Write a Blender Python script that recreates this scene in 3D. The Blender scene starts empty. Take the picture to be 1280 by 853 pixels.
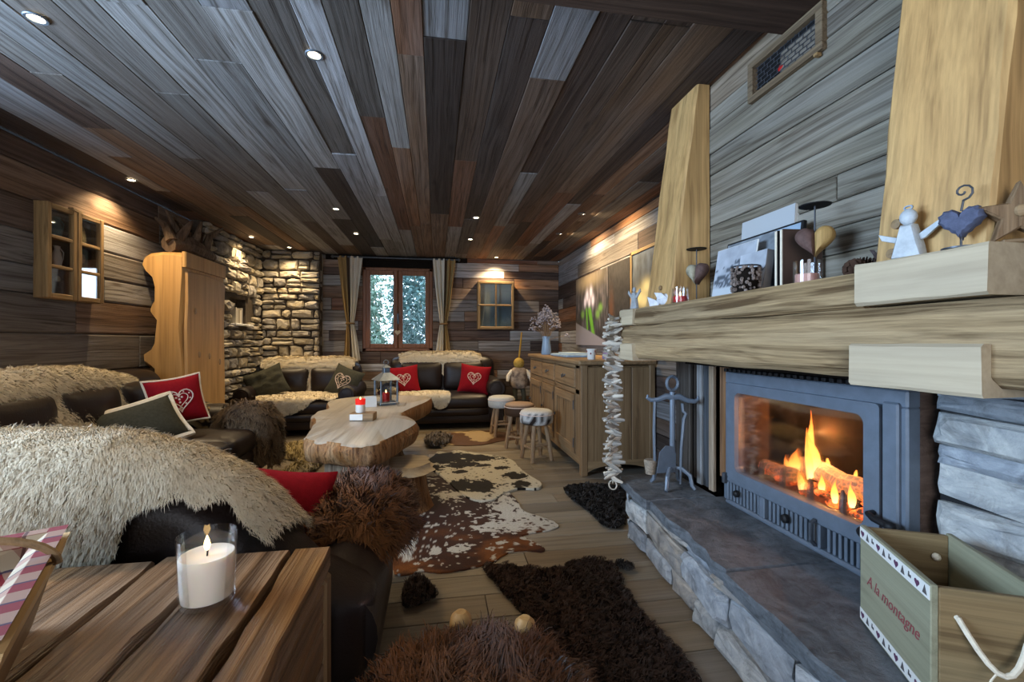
import bpy, bmesh, math, random
import numpy as np
from mathutils import Matrix, Vector

# ------------------------------------------------------------------ camera, world, light, exposure
SC = bpy.context.scene
COL = SC.collection
R = math.radians
ZC = 2.30                    # ceiling height
cam_d = bpy.data.cameras.new('camera'); cam_d.sensor_width = 36.0; cam_d.lens = 15.75
cam_d.clip_start = 0.02
cam = bpy.data.objects.new('camera', cam_d); COL.objects.link(cam)
cam.location = (0, 0, 1.10); cam.rotation_euler = (R(90), 0, R(-9.6))
SC.camera = cam

world = bpy.data.worlds.new('sky'); SC.world = world; world.use_nodes = True
_bg = world.node_tree.nodes['Background']
_bg.inputs['Color'].default_value = (0.62, 0.78, 1.0, 1); _bg.inputs['Strength'].default_value = 3.2

SC.view_settings.view_transform = 'Standard'; SC.view_settings.look = 'None'
SC.view_settings.gamma = 1.0; SC.view_settings.use_curve_mapping = False
SC.view_settings.exposure = 0.8

def light(name, kind, loc, energy, color, rot=(0, 0, 0), parent=None, **kw):
    d = bpy.data.lights.new(name, kind); d.energy = energy; d.color = color
    for k, v in kw.items(): setattr(d, k, v)
    o = bpy.data.objects.new(name, d); COL.objects.link(o); o.location = loc; o.rotation_euler = rot
    if parent: o.parent = parent
    return o
# daylight through the side window (left wall, beside the camera) and lamplight from the next room behind the camera
light('side_window_daylight', 'AREA', (-2.52, 1.02, 1.52), 120, (0.50, 0.715, 1.0), (0, R(-90), 0), shape='RECTANGLE', size=1.15, size_y=1.75)
light('rear_lounge_lamplight', 'AREA', (-0.5, -1.76, 1.35), 14, (1.0, 0.74, 0.46), (R(90), 0, 0), shape='RECTANGLE', size=1.7, size_y=1.7)
SPOT_W = 30.0; SPOT_C = (1.0, 0.74, 0.42)

# ------------------------------------------------------------------ helpers
def C(h, k=1.0):
    h = h.lstrip('#'); v = [int(h[i:i+2], 16) / 255 for i in (0, 2, 4)]
    return tuple(((x / 12.92) if x <= 0.04045 else ((x + 0.055) / 1.055) ** 2.4) * k for x in v)

def tag(o, label=None, cat=None, group=None, kind=None):
    if label: o['label'] = label
    if cat: o['category'] = cat
    if group: o['group'] = group
    if kind: o['kind'] = kind
    return o

def thing(name, label, cat, loc=(0, 0, 0), rotz=0, group=None, kind=None):
    o = bpy.data.objects.new(name, None); COL.objects.link(o)
    o.empty_display_size = 0.05
    o.location = loc; o.rotation_euler = (0, 0, rotz)
    return tag(o, label, cat, group, kind)

def link(name, me, mat=None, parent=None, loc=(0, 0, 0), rot=(0, 0, 0)):
    o = bpy.data.objects.new(name, me); COL.objects.link(o)
    o.location = loc; o.rotation_euler = rot
    if parent is not None: o.parent = parent
    if mat is not None and len(me.materials) == 0:
        for m in (mat if isinstance(mat, (list, tuple)) else [mat]): me.materials.append(m)
    return o

def copy_tree(o, parent=None):
    c = o.copy(); COL.objects.link(c); c.parent = parent
    for ch in [x for x in COL.objects if x.parent == o]: copy_tree(ch, c)
    return c

class MB:
    def __init__(s): s.v = []; s.f = []; s.m = []; s.mi = 0
    def add(s, vs, fs):
        b = len(s.v); s.v.extend([tuple(map(float, p)) for p in vs])
        for f in fs: s.f.append([b + i for i in f]); s.m.append(s.mi)
        return s
    def mat(s, i): s.mi = i; return s
    def box(s, c, d, rot=None, bev=0.0):
        hx, hy, hz = d[0]/2, d[1]/2, d[2]/2
        if bev <= 0:
            vs = [(x*hx, y*hy, z*hz) for x in (-1, 1) for y in (-1, 1) for z in (-1, 1)]
            fs = [(0,1,3,2), (4,6,7,5), (0,4,5,1), (2,3,7,6), (0,2,6,4), (1,5,7,3)]
        else:
            b = min(bev, hx*.95, hy*.95, hz*.95); vs = []; fs = []; idx = {}
            for x in (-1, 1):
                for y in (-1, 1):
                    for z in (-1, 1):
                        idx[(x,y,z,0)] = len(vs); vs.append((x*hx, y*(hy-b), z*(hz-b)))
                        idx[(x,y,z,1)] = len(vs); vs.append((x*(hx-b), y*hy, z*(hz-b)))
                        idx[(x,y,z,2)] = len(vs); vs.append((x*(hx-b), y*(hy-b), z*hz))
            for g in (-1, 1):
                q = [idx[(g,y,z,0)] for y, z in ((-1,-1),(1,-1),(1,1),(-1,1))]; fs.append(q if g > 0 else q[::-1])
                q = [idx[(x,g,z,1)] for x, z in ((-1,-1),(-1,1),(1,1),(1,-1))]; fs.append(q if g > 0 else q[::-1])
                q = [idx[(x,y,g,2)] for x, y in ((-1,-1),(1,-1),(1,1),(-1,1))]; fs.append(q if g > 0 else q[::-1])
            for x in (-1, 1):
                for y in (-1, 1):
                    q = [idx[(x,y,-1,0)], idx[(x,y,-1,1)], idx[(x,y,1,1)], idx[(x,y,1,0)]]; fs.append(q if x*y > 0 else q[::-1])
            for x in (-1, 1):
                for z in (-1, 1):
                    q = [idx[(x,-1,z,0)], idx[(x,1,z,0)], idx[(x,1,z,2)], idx[(x,-1,z,2)]]; fs.append(q if x*z > 0 else q[::-1])
            for y in (-1, 1):
                for z in (-1, 1):
                    q = [idx[(-1,y,z,1)], idx[(-1,y,z,2)], idx[(1,y,z,2)], idx[(1,y,z,1)]]; fs.append(q if y*z > 0 else q[::-1])
            for x in (-1, 1):
                for y in (-1, 1):
                    for z in (-1, 1):
                        q = [idx[(x,y,z,0)], idx[(x,y,z,1)], idx[(x,y,z,2)]]; fs.append(q if x*y*z > 0 else q[::-1])
        if rot is not None:
            M = rot if isinstance(rot, Matrix) else (Matrix.Rotation(rot[2], 3, 'Z') @ Matrix.Rotation(rot[1], 3, 'Y') @ Matrix.Rotation(rot[0], 3, 'X'))
            vs = [M @ Vector(p) for p in vs]
        return s.add([(p[0]+c[0], p[1]+c[1], p[2]+c[2]) for p in vs], fs)
    def tube(s, path, r, n=8, closed=False, caps=True):
        P = [Vector(p) for p in path]; k = len(P)
        rr = r if hasattr(r, '__len__') else [r]*k
        vs = []; prev = None
        for i in range(k):
            t = (P[(i+1) % k] - P[i-1]) if closed else (P[min(i+1, k-1)] - P[max(i-1, 0)])
            t.normalize()
            if prev is None:
                a = Vector((0, 0, 1)) if abs(t.z) < .9 else Vector((1, 0, 0)); u = t.cross(a).normalized()
            else:
                u = (prev - t*prev.dot(t)); u = u.normalized() if u.length > 1e-6 else t.orthogonal().normalized()
            prev = u; w = t.cross(u)
            for j in range(n):
                a = 2*math.pi*j/n; vs.append(P[i] + (u*math.cos(a) + w*math.sin(a))*rr[i])
        fs = []
        for i in range(k if closed else k-1):
            for j in range(n):
                a, b = i*n + j, i*n + (j+1) % n; c, d = ((i+1) % k)*n + (j+1) % n, ((i+1) % k)*n + j
                fs.append((a, b, c, d))
        if caps and not closed: fs.append(tuple(range(n))[::-1]); fs.append(tuple(range((k-1)*n, k*n)))
        return s.add(vs, fs)
    def lathe(s, prof, n=24, c=(0, 0, 0), sx=1, sy=1, rot=None):
        vs = []; fs = []; k = len(prof)
        for r, z in prof:
            for j in range(n):
                a = 2*math.pi*j/n; vs.append(Vector((r*math.cos(a)*sx, r*math.sin(a)*sy, z)))
        for i in range(k-1):
            for j in range(n): fs.append((i*n+j, i*n+(j+1) % n, (i+1)*n+(j+1) % n, (i+1)*n+j))
        if prof[0][0] > 1e-5: fs.append(tuple(range(n))[::-1])
        if prof[-1][0] > 1e-5: fs.append(tuple(range((k-1)*n, k*n)))
        if rot is not None: vs = [rot @ p for p in vs]
        return s.add([(p[0]+c[0], p[1]+c[1], p[2]+c[2]) for p in vs], fs)
    def ell(s, c, r, n=14, m=8, rot=None):
        prof = [(math.sin(math.pi*i/m), -math.cos(math.pi*i/m)) for i in range(m+1)]
        vs = []; fs = []
        for q, z in prof:
            for j in range(n):
                a = 2*math.pi*j/n; vs.append(Vector((q*math.cos(a)*r[0], q*math.sin(a)*r[1], z*r[2])))
        for i in range(m):
            for j in range(n): fs.append((i*n+j, i*n+(j+1) % n, (i+1)*n+(j+1) % n, (i+1)*n+j))
        if rot is not None: vs = [rot @ p for p in vs]
        return s.add([(p[0]+c[0], p[1]+c[1], p[2]+c[2]) for p in vs], fs)
    def prism(s, poly, h0, h1, frame=None, inset=0.0):
        """poly (u,v) extruded along w from h0 to h1; frame maps (u,v,w) to local coordinates."""
        fr = frame or (lambda u, v, w: (u, v, w))
        n = len(poly); vs = [fr(u, v, h0) for u, v in poly]
        fs = [tuple(range(n))[::-1]]
        if inset:
            cu = sum(p[0] for p in poly)/n; cv = sum(p[1] for p in poly)/n
            vs += [fr(u, v, h1-inset) for u, v in poly]
            ip = []
            for u, v in poly:
                d = math.hypot(u-cu, v-cv) or 1; k = max(0.2, 1-inset/d); ip.append((cu+(u-cu)*k, cv+(v-cv)*k))
            vs += [fr(u, v, h1) for u, v in ip]
            rings = 3
        else:
            vs += [fr(u, v, h1) for u, v in poly]; rings = 2
        for r in range(rings-1):
            for i in range(n):
                j = (i+1) % n; fs.append((r*n+i, r*n+j, (r+1)*n+j, (r+1)*n+i))
        fs.append(tuple(range((rings-1)*n, rings*n)))
        return s.add(vs, fs)
    def soft(s, c, d, r, n=8, puff=(0, 0, 0), warp=None):
        h = np.array(d)/2; r = min(r, *(h*.999)); vs = []; fs = []
        g = np.linspace(-1, 1, n+1); seen = {}
        def vid(p):
            k = tuple(np.round(p, 5))
            if k not in seen: seen[k] = len(vs); vs.append(k)
            return seen[k]
        # denser towards the edges
        g = np.sign(g)*(1-(1-np.abs(g))**1.35)
        for ax in range(3):
            for sg in (-1, 1):
                o1, o2 = [(1, 2), (2, 0), (0, 1)][ax]
                ids = []
                for i in range(n+1):
                    row = []
                    for j in range(n+1):
                        p = [0, 0, 0]; p[ax] = sg; p[o1] = g[i]; p[o2] = g[j]; row.append(vid(p))
                    ids.append(row)
                for i in range(n):
                    for j in range(n):
                        q = (ids[i][j], ids[i+1][j], ids[i+1][j+1], ids[i][j+1]); fs.append(q if sg > 0 else q[::-1])
        V = np.array(vs); Q = V*h; inn = np.clip(Q, -(h-r), h-r); D = Q-inn
        L = np.linalg.norm(D, axis=1, keepdims=True); L[L < 1e-9] = 1; P = inn + D/L*r
        for ax in range(3):
            if puff[ax]:
                o1, o2 = [(1, 2), (2, 0), (0, 1)][ax]
                P[:, ax] += V[:, ax]*puff[ax]*(1-V[:, o1]**2)*(1-V[:, o2]**2)
        P = P + np.array(c)
        if warp is not None: P = np.array([warp(p) for p in P])
        return s.add(P, fs)
    def mesh(s, name, smooth=35):
        me = bpy.data.meshes.new(name); me.from_pydata(s.v, [], s.f); me.update()
        if max(s.m, default=0) > 0: me.polygons.foreach_set('material_index', s.m)
        if smooth:
            me.shade_smooth()
            me.set_sharp_from_angle(angle=R(smooth))
        return me
    def build(s, name, mat, parent=None, loc=(0, 0, 0), rot=(0, 0, 0), smooth=35):
        return link(name, s.mesh(name, smooth), mat, parent, loc, rot)

def color_attr(me, cols, name='Col'):
    a = me.color_attributes.new(name, 'FLOAT_COLOR', 'POINT')
    c = np.ones((len(me.vertices), 4), np.float32); c[:, :3] = cols
    a.data.foreach_set('color', c.ravel())

# ------------------------------------------------------------------ numpy noise
def _hash(ix, iy, seed):
    h = (ix*374761393 + iy*668265263 + seed*1442695041) & 0xffffffff
    h = ((h ^ (h >> 13))*1274126177) & 0xffffffff
    return ((h ^ (h >> 16)) & 0xffff)/65535.0
def vnoise(x, y, seed=0):
    x = np.asarray(x, float); y = np.asarray(y, float)
    ix = np.floor(x).astype(np.int64); iy = np.floor(y).astype(np.int64); fx = x-ix; fy = y-iy
    fx = fx*fx*(3-2*fx); fy = fy*fy*(3-2*fy)
    a = _hash(ix, iy, seed); b = _hash(ix+1, iy, seed); c = _hash(ix, iy+1, seed); d = _hash(ix+1, iy+1, seed)
    return (a*(1-fx)+b*fx)*(1-fy) + (c*(1-fx)+d*fx)*fy
def fbm(x, y, seed=0, o=4):
    t = 0; a = .5; s = 0
    for k in range(o): t = t + a*vnoise(x*2**k, y*2**k, seed+k*17); s += a; a *= .5
    return t/s

# ------------------------------------------------------------------ materials
def newmat(name, rough=.6, spec=.4, metal=0.0, color=(.5, .5, .5)):
    m = bpy.data.materials.new(name); m.use_nodes = True
    p = m.node_tree.nodes['Principled BSDF']
    p.inputs['Roughness'].default_value = rough; p.inputs['Specular IOR Level'].default_value = spec
    p.inputs['Metallic'].default_value = metal; p.inputs['Base Color'].default_value = (*color, 1)
    return m, m.node_tree, p
def nd(nt, typ, ins=None, **attrs):
    n = nt.nodes.new('ShaderNode'+typ)
    for k, v in attrs.items(): setattr(n, k, v)
    for k, v in (ins or {}).items():
        s = n.inputs[k]
        if isinstance(v, bpy.types.NodeSocket): nt.links.new(v, s)
        elif hasattr(v, '__len__') and len(v) == 3 and s.type == 'RGBA': s.default_value = (*v, 1)
        else: s.default_value = v
    return n
def ramp(nt, fac, stops, interp='LINEAR'):
    n = nt.nodes.new('ShaderNodeValToRGB'); n.color_ramp.interpolation = interp
    e = n.color_ramp.elements
    while len(e) < len(stops): e.new(0.5)
    for i, (p, c) in enumerate(stops):
        e[i].position = p; e[i].color = (*c, 1) if hasattr(c, '__len__') else (c, c, c, 1)
    nt.links.new(fac, n.inputs['Fac']); return n.outputs['Color']
def mix(nt, fac, a, b, blend='MIX'):
    n = nt.nodes.new('ShaderNodeMix'); n.data_type = 'RGBA'; n.blend_type = blend
    for s, v in ((n.inputs[0], fac), (n.inputs[6], a), (n.inputs[7], b)):
        if isinstance(v, bpy.types.NodeSocket): nt.links.new(v, s)
        elif hasattr(v, '__len__'): s.default_value = (*v[:3], 1)
        else: s.default_value = v if s.type == 'VALUE' else (v, v, v, 1)
    return n.outputs[2]
def mth(nt, op, a, b=0.0, clamp=False):
    n = nt.nodes.new('ShaderNodeMath'); n.operation = op; n.use_clamp = clamp
    for s, v in ((n.inputs[0], a), (n.inputs[1], b)):
        if isinstance(v, bpy.types.NodeSocket): nt.links.new(v, s)
        else: s.default_value = v
    return n.outputs[0]
def bump(nt, p, h, strength=.3, dist=.01):
    b = nd(nt, 'Bump', {'Height': h, 'Strength': strength, 'Distance': dist}); nt.links.new(b.outputs[0], p.inputs['Normal'])

def wood(name, base=None, tone2=None, streak=.55, rough=.75, knots=.5, gscale=1.0, bstr=.35, axis='X', spec=.25, patch=.6):
    """Grain along local axis. base None: the object's own colour (each plank has its own)."""
    m, nt, p = newmat(name, rough, spec)
    tc = nd(nt, 'TexCoord'); oi = nd(nt, 'ObjectInfo')
    sc = {'X': (1, 1, 1), 'Y': (1, 1, 1), 'Z': (1, 1, 1)}[axis]
    off = nd(nt, 'VectorMath', {0: oi.outputs['Random'], 1: (37.0, 23.0, 11.0)}, operation='MULTIPLY')
    co = nd(nt, 'VectorMath', {0: tc.outputs['Object'], 1: off.outputs[0]}, operation='ADD').outputs[0]
    def stretch(a, b):
        v = {'X': (a, b, b), 'Y': (b, a, b), 'Z': (b, b, a)}[axis]
        return nd(nt, 'VectorMath', {0: co, 1: tuple(x*gscale for x in v)}, operation='MULTIPLY').outputs[0]
    warpn = nd(nt, 'TexNoise', {'Vector': stretch(.9, 5), 'Scale': 1.0, 'Detail': 2.0})
    wv = nd(nt, 'VectorMath', {0: stretch(.45, 44), 1: nd(nt, 'VectorMath', {0: warpn.outputs['Color'], 1: (3.6, 3.6, 3.6)}, operation='MULTIPLY').outputs[0]}, operation='ADD').outputs[0]
    rings = nd(nt, 'TexNoise', {'Vector': wv, 'Scale': 1.0, 'Detail': 3.0, 'Roughness': .7}).outputs['Fac']
    fine = nd(nt, 'TexNoise', {'Vector': stretch(1.8, 190), 'Scale': 1.0, 'Detail': 5.0, 'Roughness': .7}).outputs['Fac']
    pat = nd(nt, 'TexNoise', {'Vector': stretch(.8, 7), 'Scale': 1.0, 'Detail': 5.0, 'Roughness': .6}).outputs['Fac']
    g = ramp(nt, rings, [(.34, 0.0), (.46, .55), (.60, 1.0)])
    f = ramp(nt, fine, [(.3, .25), (.62, 1.0)])
    bc = oi.outputs['Color'] if base is None else None
    if bc is None:
        rgb = nd(nt, 'RGB'); rgb.outputs[0].default_value = (*base, 1); bc = rgb.outputs[0]
    t2 = tone2 if tone2 is not None else None
    pf = ramp(nt, pat, [(.38, 0.0), (.66, 1.0)])
    if t2 is not None: c = mix(nt, mth(nt, 'MULTIPLY', pf, patch), bc, t2)
    else:
        hs = nd(nt, 'HueSaturation', {'Saturation': .55, 'Value': 1.35, 'Color': bc}).outputs[0]
        c = mix(nt, mth(nt, 'MULTIPLY', pf, patch), bc, hs)
    dk = mix(nt, 1.0, c, (1-streak*.85, 1-streak*.9, 1-streak*.95), 'MULTIPLY')
    c = mix(nt, g, dk, c)
    c = mix(nt, mth(nt, 'MULTIPLY', mth(nt, 'SUBTRACT', 1.0, f), streak*.8), c, mix(nt, 1.0, c, (.35, .32, .3), 'MULTIPLY'))
    if knots:
        vor = nd(nt, 'TexVoronoi', {'Vector': stretch(1.1, 4.2), 'Scale': 1.6, 'Randomness': 1.0})
        kd = ramp(nt, vor.outputs['Distance'], [(.05, 1.0), (.12, .25), (.16, 0.0)])
        sel = mth(nt, 'GREATER_THAN', nd(nt, 'SeparateColor', {0: vor.outputs['Color']}).outputs[0], 1-knots*.6)
        c = mix(nt, mth(nt, 'MULTIPLY', mth(nt, 'MULTIPLY', kd, sel), .75), c, mix(nt, 1.0, c, (.28, .2, .15), 'MULTIPLY'))
    nt.links.new(c, p.inputs['Base Color'])
    hgt = mth(nt, 'ADD', mth(nt, 'MULTIPLY', g, .6), mth(nt, 'MULTIPLY', f, .4))
    bump(nt, p, hgt, bstr, .006)
    return m

def plain(name, color, rough=.6, spec=.4, metal=0.0, noise=0.0, nscale=20, bstr=0.0, bscale=80, tone2=None):
    m, nt, p = newmat(name, rough, spec, metal, color)
    tc = nd(nt, 'TexCoord')
    if noise or tone2 is not None:
        n = nd(nt, 'TexNoise', {'Vector': tc.outputs['Object'], 'Scale': nscale, 'Detail': 4.0, 'Roughness': .6}).outputs['Fac']
        fc = ramp(nt, n, [(.3, 0.0), (.7, 1.0)])
        nt.links.new(mix(nt, fc, tuple(x*(1-noise) for x in color), tone2 if tone2 is not None else tuple(min(1, x*(1+noise)) for x in color)), p.inputs['Base Color'])
    if bstr:
        n2 = nd(nt, 'TexNoise', {'Vector': tc.outputs['Object'], 'Scale': bscale, 'Detail': 3.0}).outputs['Fac']
        bump(nt, p, n2, bstr, .004)
    return m

def emis(name, color, strength):
    m, nt, p = newmat(name, .5, .2, 0, color)
    p.inputs['Emission Color'].default_value = (*color, 1); p.inputs['Emission Strength'].default_value = strength
    return m

def glass(name, tint=(1, 1, 1), gloss=.1, rough=.02, gcol=(1, 1, 1), fres=.6):
    m = bpy.data.materials.new(name); m.use_nodes = True; nt = m.node_tree
    nt.nodes.remove(nt.nodes['Principled BSDF']); out = nt.nodes['Material Output']
    t = nd(nt, 'BsdfTransparent', {'Color': tint}); g = nd(nt, 'BsdfGlossy', {'Color': gcol, 'Roughness': rough})
    lw = nd(nt, 'LayerWeight', {'Blend': .25})
    fac = mth(nt, 'ADD', mth(nt, 'MULTIPLY', lw.outputs['Fresnel'], fres), gloss, True)
    mx = nt.nodes.new('ShaderNodeMixShader'); nt.links.new(fac, mx.inputs[0]); nt.links.new(t.outputs[0], mx.inputs[1]); nt.links.new(g.outputs[0], mx.inputs[2])
    nt.links.new(mx.outputs[0], out.inputs['Surface']); return m

def vcol(name, rough=.8, spec=.2, noise=.25, nscale=90, bstr=.3, sheen=0.0):
    m, nt, p = newmat(name, rough, spec)
    a = nd(nt, 'VertexColor', layer_name='Col'); tc = nd(nt, 'TexCoord')
    n = nd(nt, 'TexNoise', {'Vector': tc.outputs['Object'], 'Scale': nscale, 'Detail': 4.0}).outputs['Fac']
    f = ramp(nt, n, [(.3, 1-noise), (.7, 1.0)])
    nt.links.new(mix(nt, 1.0, a.outputs['Color'], f, 'MULTIPLY'), p.inputs['Base Color'])
    if bstr: bump(nt, p, n, bstr, .004)
    if sheen: p.inputs['Sheen Weight'].default_value = sheen
    return m

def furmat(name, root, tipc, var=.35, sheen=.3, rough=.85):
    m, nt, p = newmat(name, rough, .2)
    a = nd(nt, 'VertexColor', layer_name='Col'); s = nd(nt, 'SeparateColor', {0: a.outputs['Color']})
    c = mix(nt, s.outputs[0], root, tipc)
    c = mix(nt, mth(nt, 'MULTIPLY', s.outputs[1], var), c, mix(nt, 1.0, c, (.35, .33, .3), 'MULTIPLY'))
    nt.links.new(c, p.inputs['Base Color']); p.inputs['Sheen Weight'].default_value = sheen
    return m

def stone_mat(name, base=None, tone2=(.35, .34, .33), rough=.8, scale=14, bstr=.7, lines=True):
    m, nt, p = newmat(name, rough, .3)
    tc = nd(nt, 'TexCoord'); oi = nd(nt, 'ObjectInfo')
    off = nd(nt, 'VectorMath', {0: oi.outputs['Random'], 1: (31.0, 17.0, 7.0)}, operation='MULTIPLY')
    co = nd(nt, 'VectorMath', {0: tc.outputs['Object'], 1: off.outputs[0]}, operation='ADD').outputs[0]
    n1 = nd(nt, 'TexNoise', {'Vector': co, 'Scale': scale, 'Detail': 7.0, 'Roughness': .68, 'Distortion': .6}).outputs['Fac']
    st = nd(nt, 'VectorMath', {0: co, 1: (3, 3, 14)}, operation='MULTIPLY').outputs[0]
    n2 = nd(nt, 'TexNoise', {'Vector': st, 'Scale': 2.2, 'Detail': 6.0, 'Roughness': .7, 'Distortion': 1.2}).outputs['Fac']
    bc = oi.outputs['Color']
    if base is not None:
        rgb = nd(nt, 'RGB'); rgb.outputs[0].default_value = (*base, 1); bc = rgb.outputs[0]
    c = mix(nt, ramp(nt, n2, [(.35, 0.0), (.68, .75)]), bc, tone2)
    c = mix(nt, ramp(nt, n1, [(.28, .85), (.5, 0.0)]), c, mix(nt, 1.0, c, (.4, .38, .36), 'MULTIPLY'))
    nt.links.new(c, p.inputs['Base Color'])
    bump(nt, p, mth(nt, 'ADD', n1, mth(nt, 'MULTIPLY', n2, .8 if lines else .2)), bstr, .02)
    return m

M = {}
M['barn'] = wood('weathered_barn_wood', None, None, .72, .72, .75)
M['floorwood'] = wood('oiled_floor_wood', None, None, .35, .38, .3, bstr=.15, spec=.4)
M['honey'] = wood('honey_pine', C('#c2a577'), C('#cdb78e'), .30, .5, .55, .55, .12, 'X', .35, .5)
M['honeyZ'] = wood('carved_honey_pine', C('#b98f57'), C('#c6a26c'), .34, .5, .6, .5, .14, 'Z', .35, .5)
M['postZ'] = wood('pale_sawn_post_pine', C('#c49a62'), C('#cca972'), .50, .55, .8, .7, .14, 'Z', .35, .6)
M['mantel'] = wood('weathered_mantel_pine', C('#ab9069'), C('#9c8a6e'), .85, .7, .4, .95, .6)
M['endgrain'] = wood('pale_sawn_pine', C('#bcab8e'), C('#aea08a'), .25, .7, .4, .5, .12)
M['oakX'] = wood('waxed_light_oak', C('#8f7353'), C('#9c8361'), .45, .5, .4, .9, .2, 'X')
M['oakY'] = wood('waxed_light_oak_rails', C('#8f7353'), C('#9c8361'), .45, .5, .4, .9, .2, 'Y')
M['oakZ'] = wood('waxed_light_oak_uprights', C('#84694b'), C('#937a5a'), .5, .5, .5, .9, .2, 'Z')
M['trunkY'] = wood('rough_old_trunk_wood', C('#8f6233'), C('#9d958a'), .95, .33, .6, .6, 1.0, 'Y', .65, .55)
M['rusticZ'] = wood('rough_frame_wood', C('#a88a5e'), C('#8a6c48'), .6, .7, .4, 1.2, .4, 'Z')
M['rusticY'] = wood('rough_frame_wood_rails', C('#a88a5e'), C('#8a6c48'), .6, .7, .4, 1.2, .4, 'Y')
M['rusticX'] = wood('rough_frame_wood_cross_rails', C('#a88a5e'), C('#8a6c48'), .6, .7, .4, 1.2, .4, 'X')
M['ventwood'] = wood('grey_brown_vent_wood', C('#7a6a54'), C('#665440'), .6, .7, .3, 1.2, .3, 'Y')
M['winwood'] = wood('varnished_window_wood', C('#7a4e30'), C('#85583a'), .35, .45, .2, 1, .1, 'Z')
M['legwood'] = wood('peeled_branch_wood', C('#9a7f62'), C('#b29a7c'), .4, .6, .3, 1.5, .2, 'Z')
M['leather'] = plain('dark_brown_leather', C('#1a110f'), .42, .35, 0, .25, 6, .25, 140)
M['iron'] = plain('blackened_iron', C('#4a4e54'), .45, .5, .5, .25, 30, .2, 60)
M['castiron'] = plain('blue_grey_cast_iron', C('#66707c'), .45, .5, .25, .12, 18, .12, 90)
M['black'] = plain('matt_black', C('#121214'), .6, .3)
M['dark'] = plain('dark_backing', C('#17120e'), .9, .1)
M['white'] = plain('white_paint', C('#d8d6d0'), .6, .3)
M['cream'] = plain('cream_cloth', C('#d8cdb8'), .9, .1, 0, .1, 40, .3, 250)
M['red'] = plain('red_wool_cloth', C('#7c101b'), .9, .1, 0, .12, 60, .35, 400)
M['greycloth'] = plain('charcoal_green_cloth', C('#3a3a32'), .9, .1, 0, .2, 60, .35, 350)
M['embroid'] = plain('pale_embroidery', C('#cdb9ae'), .9, .1)
M['glass'] = glass('clear_glass', (.97, .98, .98), .05)
M['winglass'] = glass('window_glass', (.95, .97, .98), .0, fres=.12)
M['glasshold'] = glass('tumbler_glass', (.96, .96, .96), .02, .03, fres=.3)
M['stove_glass'] = glass('stove_glass', (.82, .78, .76), .10, .05)
M['wax'] = newmat('white_wax', .5, .3, 0, C('#e8dccb'))[0]
_p = M['wax'].node_tree.nodes['Principled BSDF']; _p.inputs['Subsurface Weight'].default_value = .4; _p.inputs['Subsurface Radius'].default_value = (.02, .012, .006); _p.inputs['Subsurface Scale'].default_value = 1.0
M['redwax'] = plain('red_wax', C('#b3201f'), .45, .4)
M['pinkwax'] = plain('pink_wax', C('#c99a8e'), .5, .3)
M['flame'] = emis('candle_flame', (1.0, .62, .22), 5.0)
M['sheep'] = furmat('cream_sheepskin_wool', C('#d2c09c'), C('#f0e6d0'), .12, .15)
M['brownfur'] = furmat('long_brown_goat_fur', C('#341e10'), C('#7c4e26'), .6, .08)
M['darkfur'] = furmat('dark_brown_fur', C('#221713'), C('#4e392e'), .5, .08)
M['blackfur'] = furmat('near_black_fur', C('#0e0a08'), C('#251c18'), .5, .08)
M['taupefur'] = furmat('taupe_fur', C('#3a2c22'), C('#8f785e'), .5, .1)
M['stone'] = stone_mat('rubble_stone')
M['slate'] = stone_mat('grey_schist_slabs', None, C('#5d6670'), .6, 12, .6)
M['hearthtop'] = stone_mat('dark_slate_hearth_top', C('#43484d'), C('#787e84'), .55, 30, .5, False)
M['mortar'] = stone_mat('dark_mortar', C('#4a4138'), C('#3a332c'), .9, 30, .6, False)  # mottled dark brown mortar, the same tone everywhere
M['hide'] = vcol('cowhide_hair', .65, .15, .35, 160, .3, 0)
M['print'] = vcol('printed_picture', .5, .3, .0, 10, 0)
# ------------------------------------------------------------------ the room shell
XL, XB, XR, YB, YF = -2.41, 1.27, 1.82, 6.54, -1.70    # left wall, chimney breast, right recess, back wall, wall behind the camera
rng = random.Random(7)

def plank_mesh(L, W, T, b):
    hx, hy = L/2, W/2
    vs = [(-hx, -hy, 0), (hx, -hy, 0), (hx, hy, 0), (-hx, hy, 0)]
    vs += [(x, y, T-b) for x, y, _ in vs[:4]]
    vs += [(-hx+b*.4, -hy+b, T), (hx-b*.4, -hy+b, T), (hx-b*.4, hy-b, T), (-hx+b*.4, hy-b, T)]
    fs = [(3, 2, 1, 0), (8, 9, 10, 11)]
    for r in (0, 4):
        for i in range(4): fs.append((r+i, r+(i+1) % 4, r+4+(i+1) % 4, r+4+i))
    me = bpy.data.meshes.new('plank'); me.from_pydata(vs, [], fs); return me

def plank(parent, p, L, W, T, xd, yd, color, mat, name='plank', b=.006):
    """board centred at p on the wall plane; xd = long direction, yd = width direction, face looks along xd x yd"""
    me = plank_mesh(L, W, T, b); me.materials.append(mat)
    o = bpy.data.objects.new(name, me); COL.objects.link(o); o.parent = parent
    x = Vector(xd).normalized(); y = Vector(yd).normalized(); z = x.cross(y)
    mt = Matrix((x, y, z)).transposed().to_4x4(); mt.translation = Vector(p); o.matrix_local = mt
    o.color = (*color, 1); return o

GREYS = [C('#8d8a87'), C('#7c7670'), C('#6d655e'), C('#99989a')]
BROWNS = [C('#6a5546'), C('#54433a'), C('#785f4b'), C('#4a3d36')]
RUSTS = [C('#7f5538'), C('#6e4a33'), C('#8a6242')]
def pick(wg, wb, wr, k=1.0):
    q = rng.random()*(wg+wb+wr)
    c = rng.choice(GREYS if q < wg else BROWNS if q < wg+wb else RUSTS)
    j = rng.uniform(.68, 1.18)*k; return tuple(x*j for x in c)

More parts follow.
